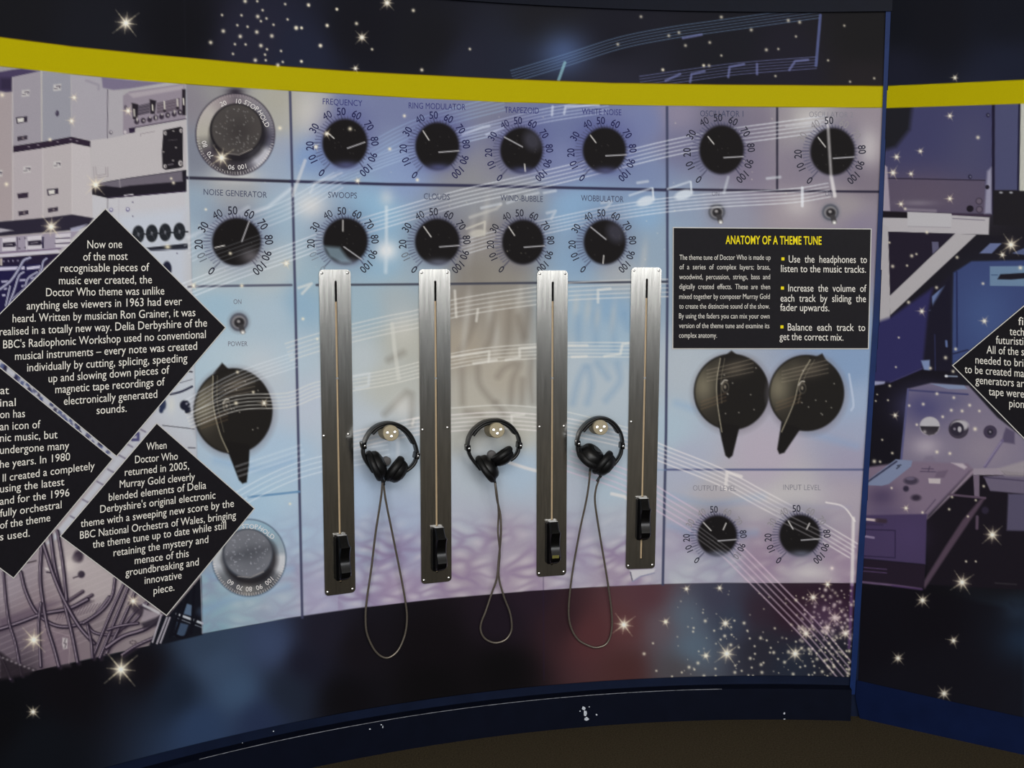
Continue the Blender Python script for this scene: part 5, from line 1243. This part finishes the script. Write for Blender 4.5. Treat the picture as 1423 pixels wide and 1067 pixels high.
def screw(x, z, r, y):
    v, f = lathe([(0, r), (0.0012, r * .95), (0.002, r * .55), (0.0021, 0.0003)], (x, y, z), (0, -1, 0), 14)
    return v, f


FADERS = [  # corners tl, tr, br, bl; knob centre; mid screws; slot top
    ((442.5, 374.5), (487, 374.5), (493.5, 822.5), (451.5, 828), (475.2, 774), [(450, 605.6), (484, 603)], (464.6, 390), 809, 'leftmost tall brushed steel fader plate with its black slider at the very bottom'),
    ((581, 374), (626, 374), (626.5, 806.5), (586, 812), (609.5, 762), [(587, 597), (621.7, 594)], (603, 390), 795.5, 'tall steel fader plate between the left and middle headphones, black slider near the bottom'),
    ((746, 375.5), (789, 376), (786.5, 799), (745.5, 801), (768, 753), [(749.7, 593), (783.5, 592)], (767.5, 391), 785, 'tall steel fader plate between the middle and right headphones, slider with a faded yellowish mark'),
    ((877, 371), (919.5, 372), (909.5, 790), (869.5, 790), (893.5, 720.5), [(877, 586)], (898, 387), 777, 'rightmost tall steel fader plate with its black slider set highest, beside the instruction panel')]


def loc2(p, root):
    return root.matrix_world.inverted() @ p


for fi, (tl, tr, br, bl, kc, mids, st, sb, lab) in enumerate(FADERS):
    P = [W1(*q, 0.004) for q in (tl, tr, br, bl)]
    cen = sum(P, Vector()) / 4
    top, bot = (P[0] + P[1]) / 2, (P[2] + P[3]) / 2
    n = normal_at(cen)
    u = Vector((0, 0, 1)).cross(n)
    if u.x < 0: u = -u
    tilt = math.atan2((top - bot).dot(u), (top - bot).z)
    cen = cen + (normal_at(cen) * 0.0)
    root = thing('fader_panel', lab, 'fader', (0, 0, 0), 'faders')
    uu, zz = place(root, cen, u, n, tilt)
    hh = (top - bot).length / 2; hw = ((P[0] - P[1]).length + (P[2] - P[3]).length) / 4
    s0 = loc2(W1(*st, 0.004), root); kb = loc2(W1(kc[0], kc[1], 0.012), root)
    sbz = loc2(W1(kc[0], sb, 0.004), root)
    sx = (s0.x + kb.x) / 2
    v, f = plate_mesh(hw, hh, 0.011, sx, sbz.z, s0.z, 0.0031, -0.002, 0.002)
    mesh_obj('face_plate', v, f, M_STEEL, root, 35)
    v, f = rbox_local(sx - 0.007, sx + 0.007, 0.0021, 0.0030, sbz.z - .01, s0.z + .01)
    mesh_obj('slot_backing', v, f, M_DARK, root)['label'] = 'black inside of the slot'
    rz1 = s0.z - 0.056
    v, f = rbox_local(sx - 0.0024, sx + 0.0024, 0.0000, 0.0021, sbz.z + .003, rz1)
    v2, f2 = rbox_local(sx - 0.0029, sx + 0.0029, -0.0006, 0.0021, loc2(W1(kc[0], 525, 0), root).z - .003, loc2(W1(kc[0], 525, 0), root).z + .003)
    mesh_obj('slide_rail', *join((v, f)), M_BRASS, root)['label'] = 'tan rail inside the slot'
    mesh_obj('rail_joint', v2, f2, M_SCREW, root)
    sp = [(-hw + .008, hh - .009), (hw - .008, hh - .009), (-hw + .008, -hh + .010), (hw - .008, -hh + .010)]
    for q in mids:
        l = loc2(W1(*q, 0.004), root); sp.append((l.x, l.z))
    for x, z in sp:
        v, f = screw(x, z, 0.0036, -0.002)
        mesh_obj('screw', v, f, M_SCREW, root, 30)
    # slider knob: wide foot with a saddle shaped grip standing to one side of it
    kz = kb.z; kx = kb.x
    foot = rbox_local(kx - .019, kx + .012, -.016, -.003, kz - .064, kz + .060, .003)
    prof = [(-.062, .018), (-.056, .030), (-.047, .037), (-.036, .040), (-.028, .037), (-.016, .031), (0, .029), (.016, .031), (.027, .036), (.033, .040), (.038, .037), (.046, .030), (.062, .018)]
    rings = []
    for dz, dp in prof:
        z = kz + dz; x0, x1 = kx - .014, kx + .0135
        g = .004 if -.05 < dz < .036 else .0
        rings.append([(x0, -.010, z), (x0, -dp + .004, z), (x0 + .003, -dp, z), (x1 + g - .003, -dp, z), (x1 + g, -dp + .004, z), (x1, -.010, z)])
    grip = loft(rings)
    kn = mesh_obj('slider_knob', *join(foot, grip), M_GLOSS, root, 35); kn['label'] = 'glossy black slider knob'
    v, f = rbox_local(kx - .022, kx + .012, -.009, -.004, kz + .0605, kz + .0655, .001)
    mesh_obj('slider_clip', v, f, M_SCREW, kn)['label'] = 'thin steel clip at the top of the slider'
    if fi == 2:
        v = [(kx - .010, -.0402, kz - .040), (kx + .010, -.0402, kz - .040), (kx + .010, -.0385, kz - .031), (kx - .010, -.0385, kz - .031)]
        v = [(a_, -.0405, c_) for a_, b_, c_ in v]
        mesh_obj('faded_label', v, [(0, 1, 2, 3)], M_TAPE, kn)['label'] = 'faded yellowish mark'


# ------------------------------------------------------------------ hooks
def WP(x, y, off): return W1(x, y, off)


PEGS = [((535.8, 599.5), (543.4, 601.8), (536, 640), 'beige round coat-hook peg holding the left headphones'), ((683, 597.0), (690.8, 597.8), (682.3, 631.3), 'beige round peg holding the middle headphones'), ((828, 592.8), (834.8, 593.9), None, 'beige round peg holding the right headphones')]
DEP = 0.112
for base, face, stop, lab in PEGS:
    p0 = WP(*base, 0.0006); p1 = WP(*face, DEP)
    ax = (p1 - p0).normalized()
    root = thing('wall_peg', lab.replace('coat-hook ', ''), 'hook', p0, 'headphone pegs')
    ln = (p1 - p0).length; r = 0.0212
    v, f = lathe([(0.0, r), (ln - .003, r), (ln - .0008, r - .0006), (ln, r - .002), (ln + .0001, .0005)], (0, 0, 0), ax, 40)
    mesh_obj('peg', v, f, M_PEG, root, 40)
    nrm = ax; u = Vector((0, 0, 1)).cross(nrm); u.normalize(); u = u if u.x > 0 else -u; z = nrm.cross(u); z = z if z.z > 0 else -z
    for sx, sz in ((-.0098, .0015), (.0098, .0025), (0.0006, -.0085)):
        c = ax * ln + u * sx + z * sz
        v, f = lathe([(-.001, .0042), (.0012, .0042), (.002, .0034), (.0021, .0016), (.0004, .0014), (.0003, .0002)], c, ax, 16)
        mesh_obj('screw', v, f, M_CHROME, root, 30)
for base, face, stop, lab in PEGS:
    if not stop: continue
    p = WP(*stop, 0.0006); n = normal_at(p)
    v, f = lathe([(0, .0125), (.010, .0125), (.0125, .0112), (.0135, .008), (.0137, .0003)], (0, 0, 0), n, 28)
    o = mesh_obj('wall_bumper', v, f, M_STOP, None, 40); o.location = p
    o['label'] = 'small grey rubber bumper behind the ' + ('left' if stop[0] < 600 else 'middle') + ' headphones'; o['category'] = 'bumper'; o['group'] = 'rubber bumpers'

# ------------------------------------------------------------------ headphones
K = 978 / 110.0


def hp(label, ox, oy, band, pad, joints, arms, cups, plug, cable, cab_r=0.0030):
    D = 0.062
    c0 = WP(ox + 455 / K, oy + 480 / K, D); n = normal_at(c0)
    root = thing('headphones', label, 'headphones', c0, 'listening headphones')
    pl = lambda x, y, d=0.0: WP(ox + x / K, oy + y / K, D + d) - c0
    sm = lambda pts, d=0.0: [pl(x, y, d) for x, y in curve(pts, 6)]
    # lift the plane so that the band sits over the peg
    mesh_obj('headband', *strap(sm(band), n, .0062, .030), M_BLACK, root, 35)
    mesh_obj('headband_pad', *strap(sm(pad), n, .0085, .032), M_PAD, root, 40)
    for (x, y, a_) in joints:
        c = pl(x, y); t = math.radians(a_)
        d = (pl(x + 20 * math.sin(t), y - 20 * math.cos(t)) - c).normalized()
        v, f = strap([c - d * .0085, c - d * .0065, c + d * .0065, c + d * .0085], n, [.010, .0125, .0125, .010], .034)
        s = mesh_obj('slider_joint', v, f, M_GLOSS, root, 35)
        v, f = lathe([(-.001, .0032), (.0012, .003), (.0016, .001)], c + n * .017, n, 12)
        mesh_obj('screw', v, f, M_SCREW, s, 30)
    for pts in arms:
        mesh_obj('yoke', *strap(sm(pts), n, .0085, .020), M_BLACK, root, 35)
    for (x0, y0, x1, y1, ht, side, yaw, dz) in cups:
        a, b = pl(x0, y0, dz), pl(x1, y1, dz)
        c = (a + b) / 2; L = (b - a); R_ = L.length / 2; L.normalize()
        ax = L.cross(n).normalized() * side            # towards the other cup
        ax = (ax * math.cos(yaw) - n * math.sin(yaw)).normalized()
        h_ = ht / K * 0.0019
        prof = [(-h_ * 1.0, R_ * .10), (-h_ * .98, R_ * .42), (-h_ * .80, R_ * .66), (-h_ * .55, R_ * .80), (-h_ * .2, R_ * .86), (-h_ * .05, R_ * .88), (-h_ * .02, R_ * .80)]
        body = mesh_obj('ear_cup', *lathe(prof, c, ax, 32), M_BLACK, root, 50)
        prof2 = [(-h_ * .04, R_ * .84)] + [(h_ * .42 - h_ * .46 * math.cos(q), R_ * .80 + R_ * .20 * math.sin(q)) for q in np.linspace(0.25, math.pi - .15, 9)] + [(h_ * .86, R_ * .70), (h_ * .80, R_ * .56), (h_ * .55, R_ * .46), (h_ * .5, R_ * .05)]
        mesh_obj('ear_cushion', *lathe(prof2, c, ax, 36), M_PAD, root, 60)
        v, f = lathe([(-h_ * 1.06, R_ * .05), (-h_ * 1.06, R_ * .30), (-h_ * 1.0, R_ * .34), (-h_ * .9, R_ * .34)], c, ax, 28)
        mesh_obj('cup_cap', v, f, M_GLOSS, body, 40)
    for pts in plug:
        mesh_obj('cable_sleeve', *tube(sm(pts, 0.004), [.0048] * 3 + [.0036] * (6 * (len(pts) - 1) - 2), 10), M_BLACK, root, 40)
    path = []
    cp = curve(cable, 8)
    ymax = max(p[1] for p in cp); ymin = min(p[1] for p in cp)
    for i, (x, y) in enumerate(cp):
        t = (y - ymin) / (ymax - ymin)
        d = D * (1 - t) ** 1.5 + 0.0075 + (0.005 * math.sin(i * .35) if len(cable) > 20 else 0) * (1 - t)
        s_ = 0.004 * (1 if i < len(cp) / 2 else -1) * (1 - t)
        path.append(WP(x, y, d + s_) - c0)
    mesh_obj('cable', *tube(path, cab_r, 10), M_CABLE, root, 60)['label'] = 'grey steel-sheathed cable loop'
    return root


hp('left pair of black headphones, hanging between the two left faders with a wide cable loop', 490, 570,
   [(128, 440), (165, 340), (220, 255), (300, 190), (390, 158), (470, 152), (560, 172), (640, 220), (710, 300), (760, 400), (788, 500), (792, 560)],
   [(232, 285), (300, 220), (390, 186), (470, 180), (550, 197), (625, 243), (690, 312), (745, 405)],
   [(130, 430, -8), (785, 556, 12)], [[(130, 445), (130, 530), (160, 620), (215, 705), (250, 760)], [(788, 570), (768, 640), (720, 700), (655, 748)]],
   [(222, 492, 385, 848, 96, 1, .22, 0.0), (440, 893, 655, 600, 108, -1, .30, -0.002)], [[(352, 800), (366, 860), (372, 920)], [(395, 860), (385, 900), (388, 925)]],
   [(531.5, 671), (529, 695), (522, 740), (516, 790), (509.5, 835), (508, 860), (510.5, 882), (522, 905), (537, 914), (552, 905), (562, 884), (565.5, 862), (564, 840), (557, 800), (545, 740), (536, 695), (533, 672)])
hp('middle pair of black headphones, hanging with its two cable strands twisted together', 630, 570,
   [(170, 450), (185, 350), (228, 262), (300, 190), (395, 135), (530, 115), (620, 132), (700, 180), (760, 250), (800, 330), (815, 420)],
   [(232, 305), (300, 222), (395, 165), (530, 143), (612, 160), (690, 208), (755, 282)],
   [(175, 462, -4), (810, 428, 6)], [[(180, 480), (205, 560), (258, 640), (330, 730)], [(808, 445), (792, 520), (750, 580), (700, 615)]],
   [(322, 555, 540, 852, 98, 1, .22, 0.0), (490, 668, 742, 486, 90, -1, .2, 0.006)], [[(480, 835), (508, 870), (520, 910)]],
   [(688, 671), (690.5, 693), (695.4, 716), (696, 744), (693, 777), (690.5, 803), (683, 825), (675, 849), (668.5, 866), (668.5, 878), (675, 888), (688, 893), (702, 889), (710, 878), (711, 865), (708, 849), (700, 828), (693, 800), (694.5, 766), (692, 738), (693, 713), (691, 690), (688.5, 672)])
hp('right pair of black headphones, hanging left of the rightmost fader with two separate cable strands', 780, 565,
   [(195, 440), (210, 350), (250, 270), (320, 195), (410, 145), (490, 132), (580, 150), (660, 210), (720, 300), (748, 390), (752, 460)],
   [(262, 300), (328, 222), (412, 172), (490, 160), (572, 176), (645, 234), (698, 315)],
   [(200, 450, 0), (745, 478, 4)], [[(200, 470), (205, 550), (235, 620), (290, 690)], [(748, 495), (732, 580), (695, 650), (640, 720)]],
   [(228, 500, 520, 698, 114, 1, .42, 0.0), (425, 850, 655, 580, 104, -1, .3, 0.004)], [[(490, 850), (460, 890), (438, 925)], [(362, 735), (356, 790), (350, 850)]],
   [(820, 655), (818, 675), (814, 699), (805.6, 738), (794.8, 800), (790.3, 845), (793, 870), (803, 888), (818, 897), (830, 899.5), (843, 894), (849.5, 878), (850, 852), (844, 806), (833.7, 744), (827, 699), (828, 680), (832, 667)])
